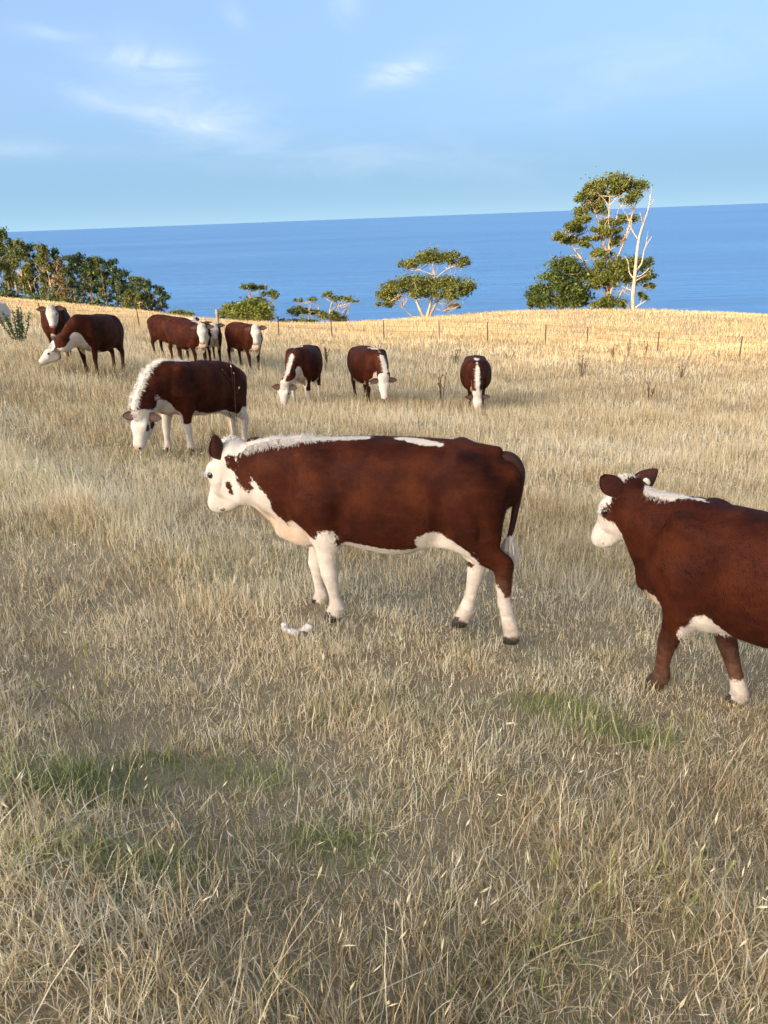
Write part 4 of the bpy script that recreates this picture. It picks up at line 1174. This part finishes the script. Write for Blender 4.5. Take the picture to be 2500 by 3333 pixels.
# --- the small group left of it
pt, cl = sketch(590, 465, .0185, rg, .4)
make_tree('gum_tree', 'small spindly gum with two tiny flat tufts, beside the low scrub', 'tree', on_ground(-7.2, 84), [([pt(585, 465, 0), pt(592, 400, 0), pt(612, 335, 0)], .10, .03), ([pt(590, 410, 0), pt(560, 370, .2), pt(541, 335, .2)], .06, .02), ([pt(595, 400, 0), pt(650, 380, .2)], .04, .02)],
          [cl(624, 322, 34, 13), cl(540, 328, 28, 11), cl(530, 395, 52, 34), cl(590, 400, 50, 28), cl(640, 405, 40, 26)], LEAF_OLIVE, BARK_PALE, .19, 90, 5, seed=41, flat=.6)
pt, cl = sketch(720, 465, .0185, rg, .4)
make_tree('gum_tree', 'small windswept gum with a flat top leaning right over low scrub', 'tree', on_ground(-4.8, 83.5), [([pt(720, 465, 0), pt(712, 400, 0), pt(730, 340, 0), pt(750, 305, 0)], .11, .03), ([pt(715, 400, 0), pt(760, 360, .2), pt(800, 330, .2)], .06, .02), ([pt(790, 335, .2), pt(820, 375, .3), pt(815, 440, .3)], .03, .015)],
          [cl(725, 302, 46, 18), cl(785, 325, 50, 16), cl(845, 335, 28, 11), cl(700, 420, 50, 30), cl(750, 435, 50, 28), cl(790, 442, 30, 24)], LEAF_OLIVE, BARK_PALE, .19, 90, 6, seed=42, flat=.6)
pt, cl = sketch(560, 465, .0185, rg, .3)
make_tree('low_scrub', 'dark low scrub along the crest below the two small gums', 'bush', on_ground(-7.7, 82.5), [([pt(560, 465, 0), pt(560, 455, 0)], .04, .02)], [cl(400, 460, 42, 12), cl(490, 456, 36, 15), cl(560, 452, 45, 18), cl(610, 455, 36, 14), cl(450, 440, 24, 14)], LEAF_GREEN, BARK_GREY, .22, 75, 1, seed=43)
# --- bush and windswept gum further left
pt, cl = sketch(230, 455, .0180, rg, .5)
make_tree('shrub_tree', 'bright green rounded shrub below a windswept gum, left of the fence post', 'bush', on_ground(-13.4, 82), [([pt(230, 455, 0), pt(230, 400, 0)], .12, .05)],
          [cl(150, 375, 65, 40), cl(210, 372, 70, 42), cl(270, 378, 80, 46), cl(335, 395, 55, 48), cl(95, 410, 45, 35), cl(180, 420, 80, 36), cl(280, 430, 90, 34), cl(340, 440, 46, 26), cl(60, 432, 26, 20)], LEAF_BRIGHT, BARK_GREY, .21, 80, 1, seed=51)
pt, cl = sketch(275, 440, .0180, rg, .4)
make_tree('gum_tree', 'windswept gum with leaning flat crowns rising behind a bright green shrub', 'tree', on_ground(-12.9, 84), [([pt(275, 440, 0), pt(262, 350, 0), pt(252, 290, 0), pt(262, 250, 0)], .13, .04), ([pt(262, 340, 0), pt(310, 310, .2), pt(365, 290, .2)], .07, .03), ([pt(262, 345, 0), pt(240, 330, 0), pt(170, 320, .2)], .03, .012), ([pt(300, 350, 0), pt(360, 330, .2), pt(400, 300, .2)], .04, .012)],
          [cl(255, 232, 44, 22), cl(305, 243, 40, 22), cl(360, 275, 46, 20), cl(400, 290, 28, 14), cl(295, 305, 46, 16), cl(225, 322, 28, 14)], LEAF_OLIVE, BARK_PALE, .20, 85, 6, seed=52, flat=.6)
pt, cl = sketch(390, 672, .052, rg, .3)
make_tree('low_bush', 'low yellow green bush on the crest beside the left grove', 'bush', on_ground(-21.7, 88), [([pt(390, 672, 0), pt(390, 668, 0)], .05, .03)], [cl(376, 666, 15, 8), cl(390, 664, 16, 9), cl(405, 668, 14, 6)], LEAF_BRIGHT, BARK_GREY, .22, 70, 1, seed=53)

# --- the grove on the left: tall trees in front, darker ones behind going down to the sea
GROVE = [  # bearing x/y, distance, height of the top above the camera's feet, half width, leaf kind
    (-.470, 117, 2.05, 1.3, 0), (-.455, 120, .5, 1.1, 2), (-.446, 118, 1.8, 1.2, 2), (-.438, 117, .4, 1.1, 0), (-.429, 117, .2, 1.1, 0), (-.420, 118, -.2, 1.1, 2),
    (-.411, 116, -.15, 1.15, 0), (-.403, 115, -.35, 1.1, 0), (-.396, 116, -1.0, 1.1, 2), (-.388, 114, -2.2, 1.1, 4), (-.380, 114, -3.4, 1.0, 4)]
LOOK = ['tall gum tree, leftmost of the grove, cut by the left edge', 'gum tree just inside the left edge of the grove, olive crown', 'dark gum tree whose crown overtops its neighbours near the left edge of the grove', 'olive gum tree left of the middle of the tall left grove', 'olive gum tree in the middle of the tall left grove',
        'darker gum tree right of the middle of the tall left grove', 'olive gum with a long leafy crown, right half of the tall left grove', 'straight pale trunked gum near the right end of the tall left grove', 'dark gum at the right shoulder of the tall left grove', 'bronze coloured gum at the right end of the tall left grove', 'short bronze gum where the tall left grove ends']


def grove_tree(b, d, top, w, kind, label, seed, group, bare=.26, behind=False):
    rng = np.random.default_rng(seed); x = b * d; h = top - gz(x, d)
    lean = rng.normal(0, .04) * h
    mat = [LEAF_OLIVE, LEAF_OLIVE, LEAF_GREEN, LEAF_BLUE, LEAF_BRONZE][kind]
    paths = [([V3(0, 0, 0), V3(lean * .4, 0, h * .35), V3(lean * .8, .1, h * .65), V3(lean, .1, h * .9)], .018 * h, .035)]
    for _ in range(4):
        z0 = h * rng.uniform(.3, .62); a = rng.uniform(0, 6.28); r = w * rng.uniform(.5, .9)
        paths.append(([V3(lean * z0 / h, 0, z0), V3(r * .5 * math.cos(a), r * .5 * math.sin(a), z0 + h * .10), V3(r * math.cos(a), r * math.sin(a), z0 + h * .24)], .05, .02))
    cl = []
    k = 12 if not behind else 10
    for i in range(k):
        t = bare + (1 - bare) * (i + .5) / k
        prof = math.sin(math.pi * min(1, (t - bare) / (1 - bare) * .80 + .20)) ** .6
        a = rng.uniform(0, 6.28); r = w * prof * rng.uniform(.25, .75)
        cl.append((V3(lean * t + r * math.cos(a), r * math.sin(a), h * (t - .02)), V3(w * .62, w * .62, h * .09) * rng.uniform(.75, 1.2)))
    cl.append((V3(lean, 0, h * .94), V3(w * .5, w * .5, h * .07)))
    for _ in range(6):          # hanging lower foliage
        a = rng.uniform(0, 6.28); cl.append((V3(.7 * w * math.cos(a), .7 * w * math.sin(a), h * rng.uniform(.12, bare)), V3(w * .35, w * .35, h * .05)))
    make_tree('gum_tree', label, 'tree', on_ground(x, d), paths, cl, mat, BARK_PALE if not behind else BARK_GREY, .23, 46 if not behind else 42, 1, group=group, seed=seed, flat=1.1 if not behind else .8)


for i, (b, d, top, w, kind) in enumerate(GROVE):
    grove_tree(b, d, top, w, kind, LOOK[i], 60 + i, 'tall gums of the left grove')
GROVE2 = [(-.377, 112, -1.9, 1.4, 3), (-.367, 113, -1.8, 1.4, 3), (-.357, 111, -2.1, 1.4, 3), (-.347, 112, -2.4, 1.4, 3), (-.336, 111, -2.1, 1.5, 2), (-.326, 112, -2.4, 1.5, 3),
          (-.315, 110, -3.6, 1.4, 3), (-.302, 110, -4.7, 1.4, 2), (-.292, 109, -4.9, 1.4, 3), (-.282, 108, -5.2, 1.3, 3), (-.272, 107, -5.9, 1.2, 3)]
LOOK2 = ['dark blue green gum, leftmost of the lower grove, next to the bronze gums', 'dark gum with a leaning top, second from the left in the lower grove', 'dark gum, third from the left in the lower grove', 'dark gum with sea showing between its trunks, left of the middle of the lower grove',
         'green crowned gum, highest in the middle of the lower grove', 'dark gum right of the highest crown in the lower grove', 'dark gum on the falling skyline of the lower grove', 'rounded green gum on the falling skyline of the lower grove', 'dark gum, third from the right end of the lower grove', 'dark gum, second from the right end of the lower grove', 'small dark gum at the right end of the lower grove, over the sea']
for i, (b, d, top, w, kind) in enumerate(GROVE2):
    grove_tree(b, d, top, w, kind, LOOK2[i], 80 + i, 'dark gums of the lower grove', .38, True)
for i, (b, d, top, w, lab) in enumerate([(-.309, 106, -6.2, 1.0, 'slender pale gum in front of the lower grove, left one of two'), (-.294, 105.5, -6.8, 1.0, 'slender pale gum in front of the lower grove, right one of two')]):
    grove_tree(b, d, top, w, 0, lab, 95 + i, 'slender gums in front of the lower grove', .4, False)
rgu = np.random.default_rng(8); ucl = []
for b in np.linspace(-.475, -.275, 34):
    d = np.interp(b, [-.475, -.38, -.275], [115, 111, 105]) + rgu.normal(0, .6)
    x = b * d; ucl.append((V3(x, d, gz(x, d) + .4), V3(.8, .6, .55) * rgu.uniform(.6, 1.4)))
V_, Q_, s_ = leaf_cloud(ucl, .24, 60, rgu)
tag(link('undergrowth', np_mesh('undergrowth', V_, Q_, None, {'shade': s_}), LEAF_GREEN, smooth=False), 'dark undergrowth along the foot of the left groves', 'undergrowth', kind='stuff')
# ------------------------------------------------------------------ fence
M_POST = bark_material('weathered fence post', (.16, .13, .10), (.27, .23, .18), (.38, .33, .27))
M_PICKET = plain('rusty steel picket', (.055, .035, .026), .7, .4, 20)
M_WIRE = plain('old fence wire', (.10, .085, .075), .5, .2, 20, 0)
FENCE = [(-27.0, 42, 0), (-18.57, 44, 0), (-13.9, 46.2, 0), (-9.68, 48, 1), (-5.92, 47, 0), (-2.65, 46, 0), (.39, 45, 0), (3.54, 45, 1), (6.36, 45, 0), (9.72, 45, 0), (12.15, 45, 0), (16.0, 44.2, 0), (20.21, 43, 0), (25.5, 42.4, 1)]
fence = empty('wire_fence', (3.54, 45, gz(3.54, 45)))
tag(fence, 'wire fence of thin steel pickets and wooden posts across the far paddock', 'fence')
rf = np.random.default_rng(4); tops = []
for x, y, wood in FENCE:
    z = gz(x, y); h = 1.22 if wood else 1.15; lean = rf.normal(0, .025, 2)
    o0 = V3(*fence.location)
    base = V3(x, y, z - .3) - o0; top = V3(x + lean[0] * h, y + lean[1] * h, z + h * rf.uniform(.94, 1.04)) - o0
    mm = Mesh()
    if wood:
        q = np.linspace(0, 1, 6)[:, None]; path = base + (top - base) * q
        mm.tube(path, np.array([.095, .092, .09, .088, .086, .08]), 10)
        mm.build('post', M_POST, fence)
    else:                                   # Y-section steel picket: three fins
        d = top - base; a0 = rf.uniform(0, 2)
        for k in range(3):
            a = a0 + k * 2.094; e = V3(math.cos(a), math.sin(a), 0) * .034; t_ = V3(-math.sin(a), math.cos(a), 0) * .006
            mm.add(np.array([base - t_, base + e - t_, base + e + t_, base + t_, top - t_, top + e - t_, top + e + t_, top + t_]), [(0, 1, 5, 4), (1, 2, 6, 5), (2, 3, 7, 6), (4, 5, 6, 7), (3, 0, 4, 7)])
        mm.build('picket', M_PICKET, fence, smooth=False)
    tops.append((base + (top - base) * .2, top))
for lv in (.98, .72, .48):
    pts = []
    for (b0, t0), (b1, t1) in zip(tops[:-1], tops[1:]):
        a = b0 + (t0 - b0) * lv; b = b1 + (t1 - b1) * lv
        for s in np.linspace(0, 1, 5, endpoint=False): pts.append(a + (b - a) * s - V3(0, 0, .10 * s * (1 - s)) + V3(0, -.04, 0))
    pts.append(tops[-1][0] + (tops[-1][1] - tops[-1][0]) * lv)
    mm = Mesh(); mm.tube(np.array(pts), .006, 5); mm.build('wire', M_WIRE, fence)

# ------------------------------------------------------------------ weeds
M_DRYWEED = plain('dry brown thistle', (.10, .068, .042), .9, .4, 20)
M_DRYHEAD = plain('dry thistle heads', (.17, .115, .065), .9, .4, 30)
M_GREENWEED = leaf_material('green thistle leaves', (.035, .055, .018), (.075, .105, .035), (.14, .17, .07))
M_PALEHEAD = plain('pale seed fluff', (.62, .57, .50), .9, .2, 30)


def weed(label, x, y, h, n, seed, name='dry_thistle', head=M_DRYHEAD, stem=M_DRYWEED, spread_=.3, hs=.035, group='dry thistles in the far paddock', sr=.010):
    rng = np.random.default_rng(seed); root = empty(name, (x, y, gz(x, y))); tag(root, label, 'weed', group)
    st, hd = Mesh(), Mesh()
    for i in range(n):
        a = rng.uniform(0, 6.28); r = spread_ * rng.uniform(.1, 1); hh = h * rng.uniform(.6, 1.05)
        p = catmull([V3(r * .3 * math.cos(a), r * .3 * math.sin(a), -.05), V3(r * .6 * math.cos(a), r * .6 * math.sin(a), hh * .5), V3(r * math.cos(a) + rng.normal(0, .03), r * math.sin(a), hh)], 4)
        st.tube(p, np.linspace(sr, sr * .5, len(p)), 5)
        ends = [p[-1]]
        for _ in range(rng.integers(2, 5)):
            k = rng.integers(3, len(p) - 1); b = rng.uniform(0, 6.28); l = hh * rng.uniform(.1, .25)
            e = p[k] + V3(math.cos(b) * l * .6, math.sin(b) * l * .6, l * .8); st.tube(np.array([p[k], (p[k] + e) / 2 + V3(0, 0, -.01), e]), sr * .45, 4); ends.append(e)
        for e in ends:
            for _ in range(3):
                v = unit(rng.normal(0, 1, 3) + V3(0, 0, .6)) * hs * rng.uniform(.7, 1.3); w = unit(np.cross(v, rng.normal(0, 1, 3))) * hs * .45
                hd.add(np.array([e - v * .4, e + w, e + v, e - w]), [(0, 1, 2, 3)])
    so = st.build('stem', stem, root); hd.build('seed_head', head, so, smooth=False)['kind'] = 'stuff'
    return root


_WD = [(12.99, 40.0, 1.5, 4, 'tall dry thistle, left of a pair on the shaded edge beyond the paddock'), (13.95, 40.26, 1.55, 5, 'tall branching dry thistle, right of a pair on the shaded edge'), (11.76, 38.8, 1.0, 6, 'low spreading dry thistle just left of the tall pair'), (8.18, 30.9, 1.15, 6, 'dry thistle clump in the open paddock, middle right'),
       (17.43, 42.7, 1.35, 2, 'single dry stalk at the edge of the sunlit grass, right side'), (12.68, 32.0, .95, 5, 'dry thistle clump alone far right in the open paddock'), (8.94, 24.97, .75, 6, 'dark low weed with upright heads, nearest weed on the right'), (3.22, 32.2, 1.0, 5, 'dry weed standing behind the right one of the three grazing cows'), (-2.02, 30.5, .95, 5, 'dry weed standing to the left of the middle one of three grazing cows'),
       (1.69, 20.9, 1.2, 3, 'thin tall dry stalk between the middle and the right grazing cow'), (6.12, 35.7, .75, 2, 'small dry stalk in the open paddock above the right grazing cow')]
for i, (x, y, h, n, lab) in enumerate(_WD): weed(lab, x, y, h * .72, n, 300 + i, sr=.016, hs=.045)
weed('thin pale headed weed standing against the hind legs of the grazing calf', -1.98, 10.3, 1.1, 3, 340, 'pale_weed', M_PALEHEAD, M_DRYWEED, .16, .022, None, .005)


# green thistle near the left edge
rng = np.random.default_rng(9); x, y = -12.0, 26.3
root = empty('green_thistle', (x, y, gz(x, y))); tag(root, 'green leafy thistle bush near the left edge of the paddock', 'weed')
st = Mesh(); LV, LS = [], []
for i in range(15):
    a = rng.uniform(0, 6.28); r = rng.uniform(.1, .6); hh = rng.uniform(.6, 1.15)
    p = catmull([V3(r * .2 * math.cos(a), r * .2 * math.sin(a), -.05), V3(r * .7 * math.cos(a), r * .7 * math.sin(a), hh * .55), V3(r * math.cos(a), r * math.sin(a), hh)], 5)
    st.tube(p, np.linspace(.014, .006, len(p)), 5)
    for q in p[2:]:
        for _ in range(6):
            v = unit(rng.normal(0, 1, 3) + V3(0, 0, .3)) * rng.uniform(.06, .13); w = unit(np.cross(v, rng.normal(0, 1, 3))) * .02
            LV.append(np.array([q, q + v * .5 + w, q + v, q + v * .5 - w])); LS += [rng.random()] * 4
so = st.build('stem', M_GREENWEED, root)
link('leaf', np_mesh('leaf', np.concatenate(LV), np.arange(4 * len(LV)).reshape(-1, 4), None, {'shade': LS}), M_GREENWEED, root, smooth=False)

# pale scrap lying in the grass before the walking calf
rng = np.random.default_rng(2); x, y = -.49, 3.63
M_SCRAP = plain('bleached scrap', (.52, .48, .42), .8, .18, 25, .4)
mm = Mesh(); c = catmull([V3(-.075, .03, .075), V3(-.06, .01, .05), V3(-.02, -.01, .035), V3(.035, 0, .045), V3(.085, .01, .06)], 6); k = len(c)
rad = (.012 + .010 * np.abs(np.sin(np.linspace(0, 9, k))) + rng.normal(0, .002, k)).clip(.007); rad[0] *= .5; rad[-1] *= .5
V, Q, T = tube(c, rad, 10); V = V + rng.normal(0, .0025, V.shape); mm.add(V, Q, T)
o = mm.build('white_scrap', M_SCRAP); o.location = (x, y, gz(x, y) - .005); o.rotation_euler = (0, .05, .1)
tag(o, 'small curved white scrap lying in the grass before the walking calf', 'scrap')


# green barley heads standing up in the near grass
M_BARLEY = leaf_material('barley heads', (.20, .21, .06), (.36, .35, .13), (.52, .48, .24))


def barley(label, x, y, n, h, seed):
    rng = np.random.default_rng(seed); root = empty('barley_grass', (x, y, gz(x, y))); tag(root, label, 'grass clump', 'barley heads in the near grass')
    st = Mesh(); HV, HS = [], []
    for i in range(n):
        p0 = V3(rng.normal(0, .05), rng.normal(0, .03), -.02); ln = rng.normal(0, .22, 2); hh = h * rng.uniform(.7, 1.1)
        p = catmull([p0, p0 + V3(ln[0] * .3, ln[1] * .3, .55) * hh, p0 + V3(ln[0], ln[1], 1) * hh], 4)
        st.tube(p, np.linspace(.0018, .001, len(p)), 4)
        ax = unit(p[-1] - p[-2]); L = rng.uniform(.05, .075)
        for k in range(34):                       # grains with long awns
            t = rng.random(); q = p[-1] + ax * L * t; o = unit(rng.normal(0, 1, 3)); o = unit(o - ax * (o @ ax))
            v = ax * rng.uniform(.02, .04) + o * .008; w = np.cross(unit(v), o) * .0016
            HV.append(np.array([q, q + v * .35 + w, q + v, q + v * .35 - w])); HS += [rng.random()] * 4
    so = st.build('stem', M_BARLEY, root, attrs=None)
    link('seed_head', np_mesh('seed_head', np.concatenate(HV), np.arange(4 * len(HV)).reshape(-1, 4), None, {'shade': HS}), M_BARLEY, so, smooth=False)['kind'] = 'stuff'


barley('green barley heads rising from the grass near the bottom, right of centre', .47, 1.56, 9, .27, 401)
barley('pale barley heads rising from the grass at the lower right', .83, 1.62, 6, .24, 402)
barley('pale barley heads standing in the grass at the left edge', -1.18, 2.45, 7, .26, 403)
# ------------------------------------------------------------------ grass
RG = np.random.default_rng(77)

def grass_material(name):
    m = NT(name)
    sh = m.attr('shade').outputs['Fac']; gr = m.attr('green').outputs['Fac']
    dry = m.ramp(sh, [(.0, (.28, .185, .095)), (.2, (.48, .345, .18)), (.45, (.68, .53, .30)), (.7, (.80, .67, .42)), (.95, (.88, .80, .60))])
    grn = m.ramp(sh, [(.0, (.095, .14, .03)), (.4, (.19, .26, .06)), (.75, (.34, .39, .12)), (1., (.50, .50, .22))])
    c = m.mix(gr, dry, grn)
    d = m.new('ShaderNodeBsdfDiffuse', Color=c); t = m.new('ShaderNodeBsdfTranslucent', Color=c)
    mx = m.new('ShaderNodeMixShader'); mx.inputs[0].default_value = .42
    m.l.new(d.outputs[0], mx.inputs[1]); m.l.new(t.outputs[0], mx.inputs[2]); m.l.new(mx.outputs[0], m.out.inputs['Surface'])
    return m.mat


M_GRASS = grass_material('dry grass blades')

# greener spots: (x, y, radius x, radius y, amount)
GREENS = [(.77, 3.04, .34, .15, 1.0), (1.02, 2.88, .34, .14, .95), (.45, 3.0, .35, .2, .5), (.85, 2.95, .8, .35, .5), (-.66, 2.26, .42, .13, .95), (-1.05, 2.12, .36, .16, .95), (-.79, 1.72, .4, .13, .7), (-.2, 1.92, .26, .12, .75), (-.6, 2.0, 1.1, .45, .34),
          (.0, 2.85, .6, .2, .4), (-.35, 2.75, .4, .15, .35), (.9, 1.15, .3, .15, .45), (1.15, 1.35, .25, .2, .4), (.2, 2.3, .5, .3, .35), (-2.7, 9.4, 1.6, .9, .42), (-4.2, 12.5, 2.0, 1.2, .3), (-2.6, 5.2, .7, .5, .35), (-3.2, 7.0, .6, .6, .4),
          (-1.2, 4.7, 1.0, .5, .25), (.2, 3.75, .7, .3, .3), (1.2, 3.6, .8, .3, .3), (-.3, 1.35, .4, .2, .3), (.35, 1.5, .3, .2, .35)]


def green_at(P):
    g = np.clip(.16 - P[:, 1] * .02, .03, .13)
    for x, y, rx, ry, a in GREENS:
        g = np.maximum(g, a * np.exp(-(((P[:, 0] - x) / rx) ** 2 + ((P[:, 1] - y) / ry) ** 2) ** 1.2))
    return np.clip(g + .06 * wob(P[:, 0], P[:, 1], 2.3, 3.3) + RG.normal(0, .07, len(P)), 0, 1)




def tall_at(x, y):
    """height of the sward: grazed short by the near cattle, longer further out"""
    h = np.interp(y, [0, 2.2, 3.0, 4.4, 5.5, 9, 14, 20, 45, 60, 110], [.112, .11, .095, .09, .135, .18, .22, .27, .31, .31, .32])
    short = np.exp(-((x - .9) / 1.3) ** 2 - ((y - 3.55) / .75) ** 2) * .32 + .45 * np.exp(-((x + 2.9) / 1.5) ** 2 - ((y - 9.0) / .9) ** 2) + .3 * np.exp(-((x + 5.5) / 2) ** 2 - ((y - 13) / 1.6) ** 2)
    far = np.clip(y / 15, 0, 1)
    h = h + .07 * np.exp(-((x + .25) / .28) ** 2 - ((y - 2.68) / .12) ** 2)
    h = h + .05 * np.exp(-((x - .9) / .4) ** 2 - ((y - 2.97) / .2) ** 2)
    v = .30 * wob(x, y, 1.7, 2.6) + .25 * wob(x, y, .6, 7.7)
    return np.maximum(h * np.clip(1 - short, .45, 1) * np.clip(1 + v * (1 - .5 * far), .4, 1.7), .065)


def blades(name, label, P, hgt, wid, lean, seg, shade, green, droop=.42, heads=None):
    """one mesh of tapering bent blades standing on the ground at P"""
    n = len(P); z = ground_z(P[:, 0], P[:, 1])
    p = np.column_stack([P, z - .012]); az = RG.uniform(0, 2 * np.pi, n)
    d = np.stack([np.sin(lean) * np.cos(az), np.sin(lean) * np.sin(az), np.cos(lean)], 1)
    az2 = az + np.pi / 2 + RG.normal(0, .7, n); sd = np.stack([np.cos(az2), np.sin(az2), 0 * az2], 1)
    rows = []; L = hgt[:, None] / seg
    for k in range(seg + 1):
        if k < seg:
            w = (wid * (1 - .62 * k / seg) * .5)[:, None]
            rows += [p - sd * w, p + sd * w]
            p = p + d * L
            d = d + RG.normal(0, .13, (n, 3)); d[:, 2] -= droop * RG.uniform(.1, 1.2, n) * (2. / seg)
            d /= np.linalg.norm(d, axis=1)[:, None]
        else: rows.append(p)
    V = np.stack(rows, 1); mv = V.shape[1]; base = np.arange(n)[:, None] * mv
    Q = np.concatenate([base + np.array([2 * k, 2 * k + 1, 2 * k + 3, 2 * k + 2]) for k in range(seg - 1)]) if seg > 1 else None
    T = base + np.array([2 * seg - 2, 2 * seg - 1, 2 * seg])
    V = V.reshape(-1, 3); sh = np.repeat(shade, mv); gr = np.repeat(green, mv)
    if heads is not None and heads.any():           # seed heads: spindles of crossed slips on the tips
        q = p[heads]; dd = d[heads]; ss = sd[heads]; hl = (np.clip(hgt[heads] * .16, .012, .035))[:, None]; hw = (wid[heads] * .95)[:, None]; k = len(q)
        for sv in (ss, np.cross(ss, dd)):
            sv = sv / (np.linalg.norm(sv, axis=1)[:, None] + 1e-9)
            HV = np.stack([q - dd * hl * .2, q + dd * hl * .35 - sv * hw, q + dd * hl, q + dd * hl * .35 + sv * hw], 1).reshape(-1, 3)
            b0 = len(V) + np.arange(k)[:, None] * 4
            V = np.concatenate([V, HV]); Q = np.concatenate([Q, b0 + np.arange(4)])
            sh = np.concatenate([sh, np.repeat(np.clip(shade[heads] * .4 + .55, 0, 1), 4)]); gr = np.concatenate([gr, np.zeros(4 * k)])
    o = link(name, np_mesh(name, V, Q, T, {'shade': sh, 'green': gr}), M_GRASS, smooth=False)
    tag(o, label, 'grass', kind='stuff')
    return len(T) + 2 * (len(Q) if Q is not None else 0)


def spread(n, y0, y1, pw, lim=.56, margin=.8):
    """ground points whose density falls with distance as y**-pw"""
    u = RG.random(n); e = 2 - pw
    y = (y0 ** e + u * (y1 ** e - y0 ** e)) ** (1 / e) if abs(e) > 1e-6 else y0 * (y1 / y0) ** u
    return np.stack([RG.uniform(-1, 1, n) * (lim * y + margin), y], 1)


def clumped(P, size, frac):
    """pull a share of the points towards a common tuft centre"""
    n = len(P); k = max(n // 26, 1); c = P[RG.integers(0, n, k)]
    own = RG.integers(0, k, n); use = RG.random(n) < frac
    r = RG.normal(0, 1, (n, 2)) * (size * (.5 + .5 * c[own][:, 1:2] ** .8))
    return np.where(use[:, None], c[own] + r, P)


TRIS = 0


def sward(name, label, n, y0, y1, pw, wid, hmul, seg, lying, clump, lean=.42, head_p=.0, margin=.8):
    global TRIS
    P = clumped(spread(n, y0, y1, pw, margin=margin), clump, .6); n = len(P); x, y = P[:, 0], P[:, 1]
    P[:, 1] = y = np.maximum(y, .5)
    hgt = tall_at(x, y) * hmul * RG.uniform(.45, 1.25, n)
    w = np.interp(y, wid[0], wid[1]) * RG.uniform(.6, 1.35, n)
    ly = RG.random(n) < lying; le = np.where(ly, RG.uniform(.9, 1.5, n), np.abs(RG.normal(0, lean, n)))
    tone = np.interp(y, [0, 3, 12, 40, 60], [.60, .57, .52, .5, .42]) + .10 * wob(x, y, .9, 1.1) + .09 * wob(x, y, 2.7, 5.1) + .08 * wob(x, y, .25, 3.1)
    shade = np.clip(tone + RG.normal(0, 1, n) * np.interp(y, [0, 10, 30, 60], [.28, .24, .18, .11]), 0, 1)
    g = green_at(P); green = (RG.random(n) < g * np.interp(g, [0, .35, .6], [.35, .55, 1.25])) * RG.uniform(.55, 1, n) + .12 * g * RG.random(n)
    TRIS += blades(name, label, P, hgt, w, le, seg, shade, np.clip(green, 0, 1), heads=(RG.random(n) < head_p) & ~ly)


sward('dry_grass', 'dry grass blades on the slope before the camera', 92000, .75, 3.6, .7, ([.7, 2, 5, 9], [.0036, .0039, .0050, .0078]), .82, 3, .48, .03, .55)
sward('dry_grass', 'dry grass blades around the two near calves', 86000, 3.3, 9, 1.0, ([.7, 2, 5, 9], [.0042, .0044, .0054, .0080]), 1.0, 2, .30, .03, .45)
sward('matted_dry_grass', 'short matted dry grass between the tufts of the near slope', 106000, .75, 9, .8, ([.7, 2, 5, 9], [.0042, .0045, .0057, .0085]), .65, 2, .75, .05)
sward('tall_dry_stems', 'tall thin dry stems with seed heads on the near slope', 9000, .9, 10, .9, ([.7, 2, 5, 9], [.0028, .0030, .0040, .006]), 1.9, 4, .10, .04, .34, .3)
sward('fallen_dry_stems', 'long pale dry stems fallen across the near slope', 5500, .8, 7, .9, ([.7, 2, 5, 9], [.0034, .0038, .0046, .006]), 2.3, 4, .8, .06, .9, .0)
sward('dry_grass', 'dry grass across the middle of the paddock', 98000, 8, 22, 1.7, ([8, 14, 22], [.0075, .011, .017]), 1.0, 2, .15, .045, .34, .03, 1.5)
sward('dry_grass', 'pale dry grass around the distant herd', 84000, 20, 52, 1.9, ([20, 35, 52], [.016, .025, .037]), 1.0, 2, .05, .05, .30, 0, 3)
sward('dry_grass', 'golden dry grass on the rise beyond the fence', 95000, 48, 122, 1.8, ([48, 80, 120], [.026, .040, .058]), 1.0, 2, .03, .05, .30, 0, 6)
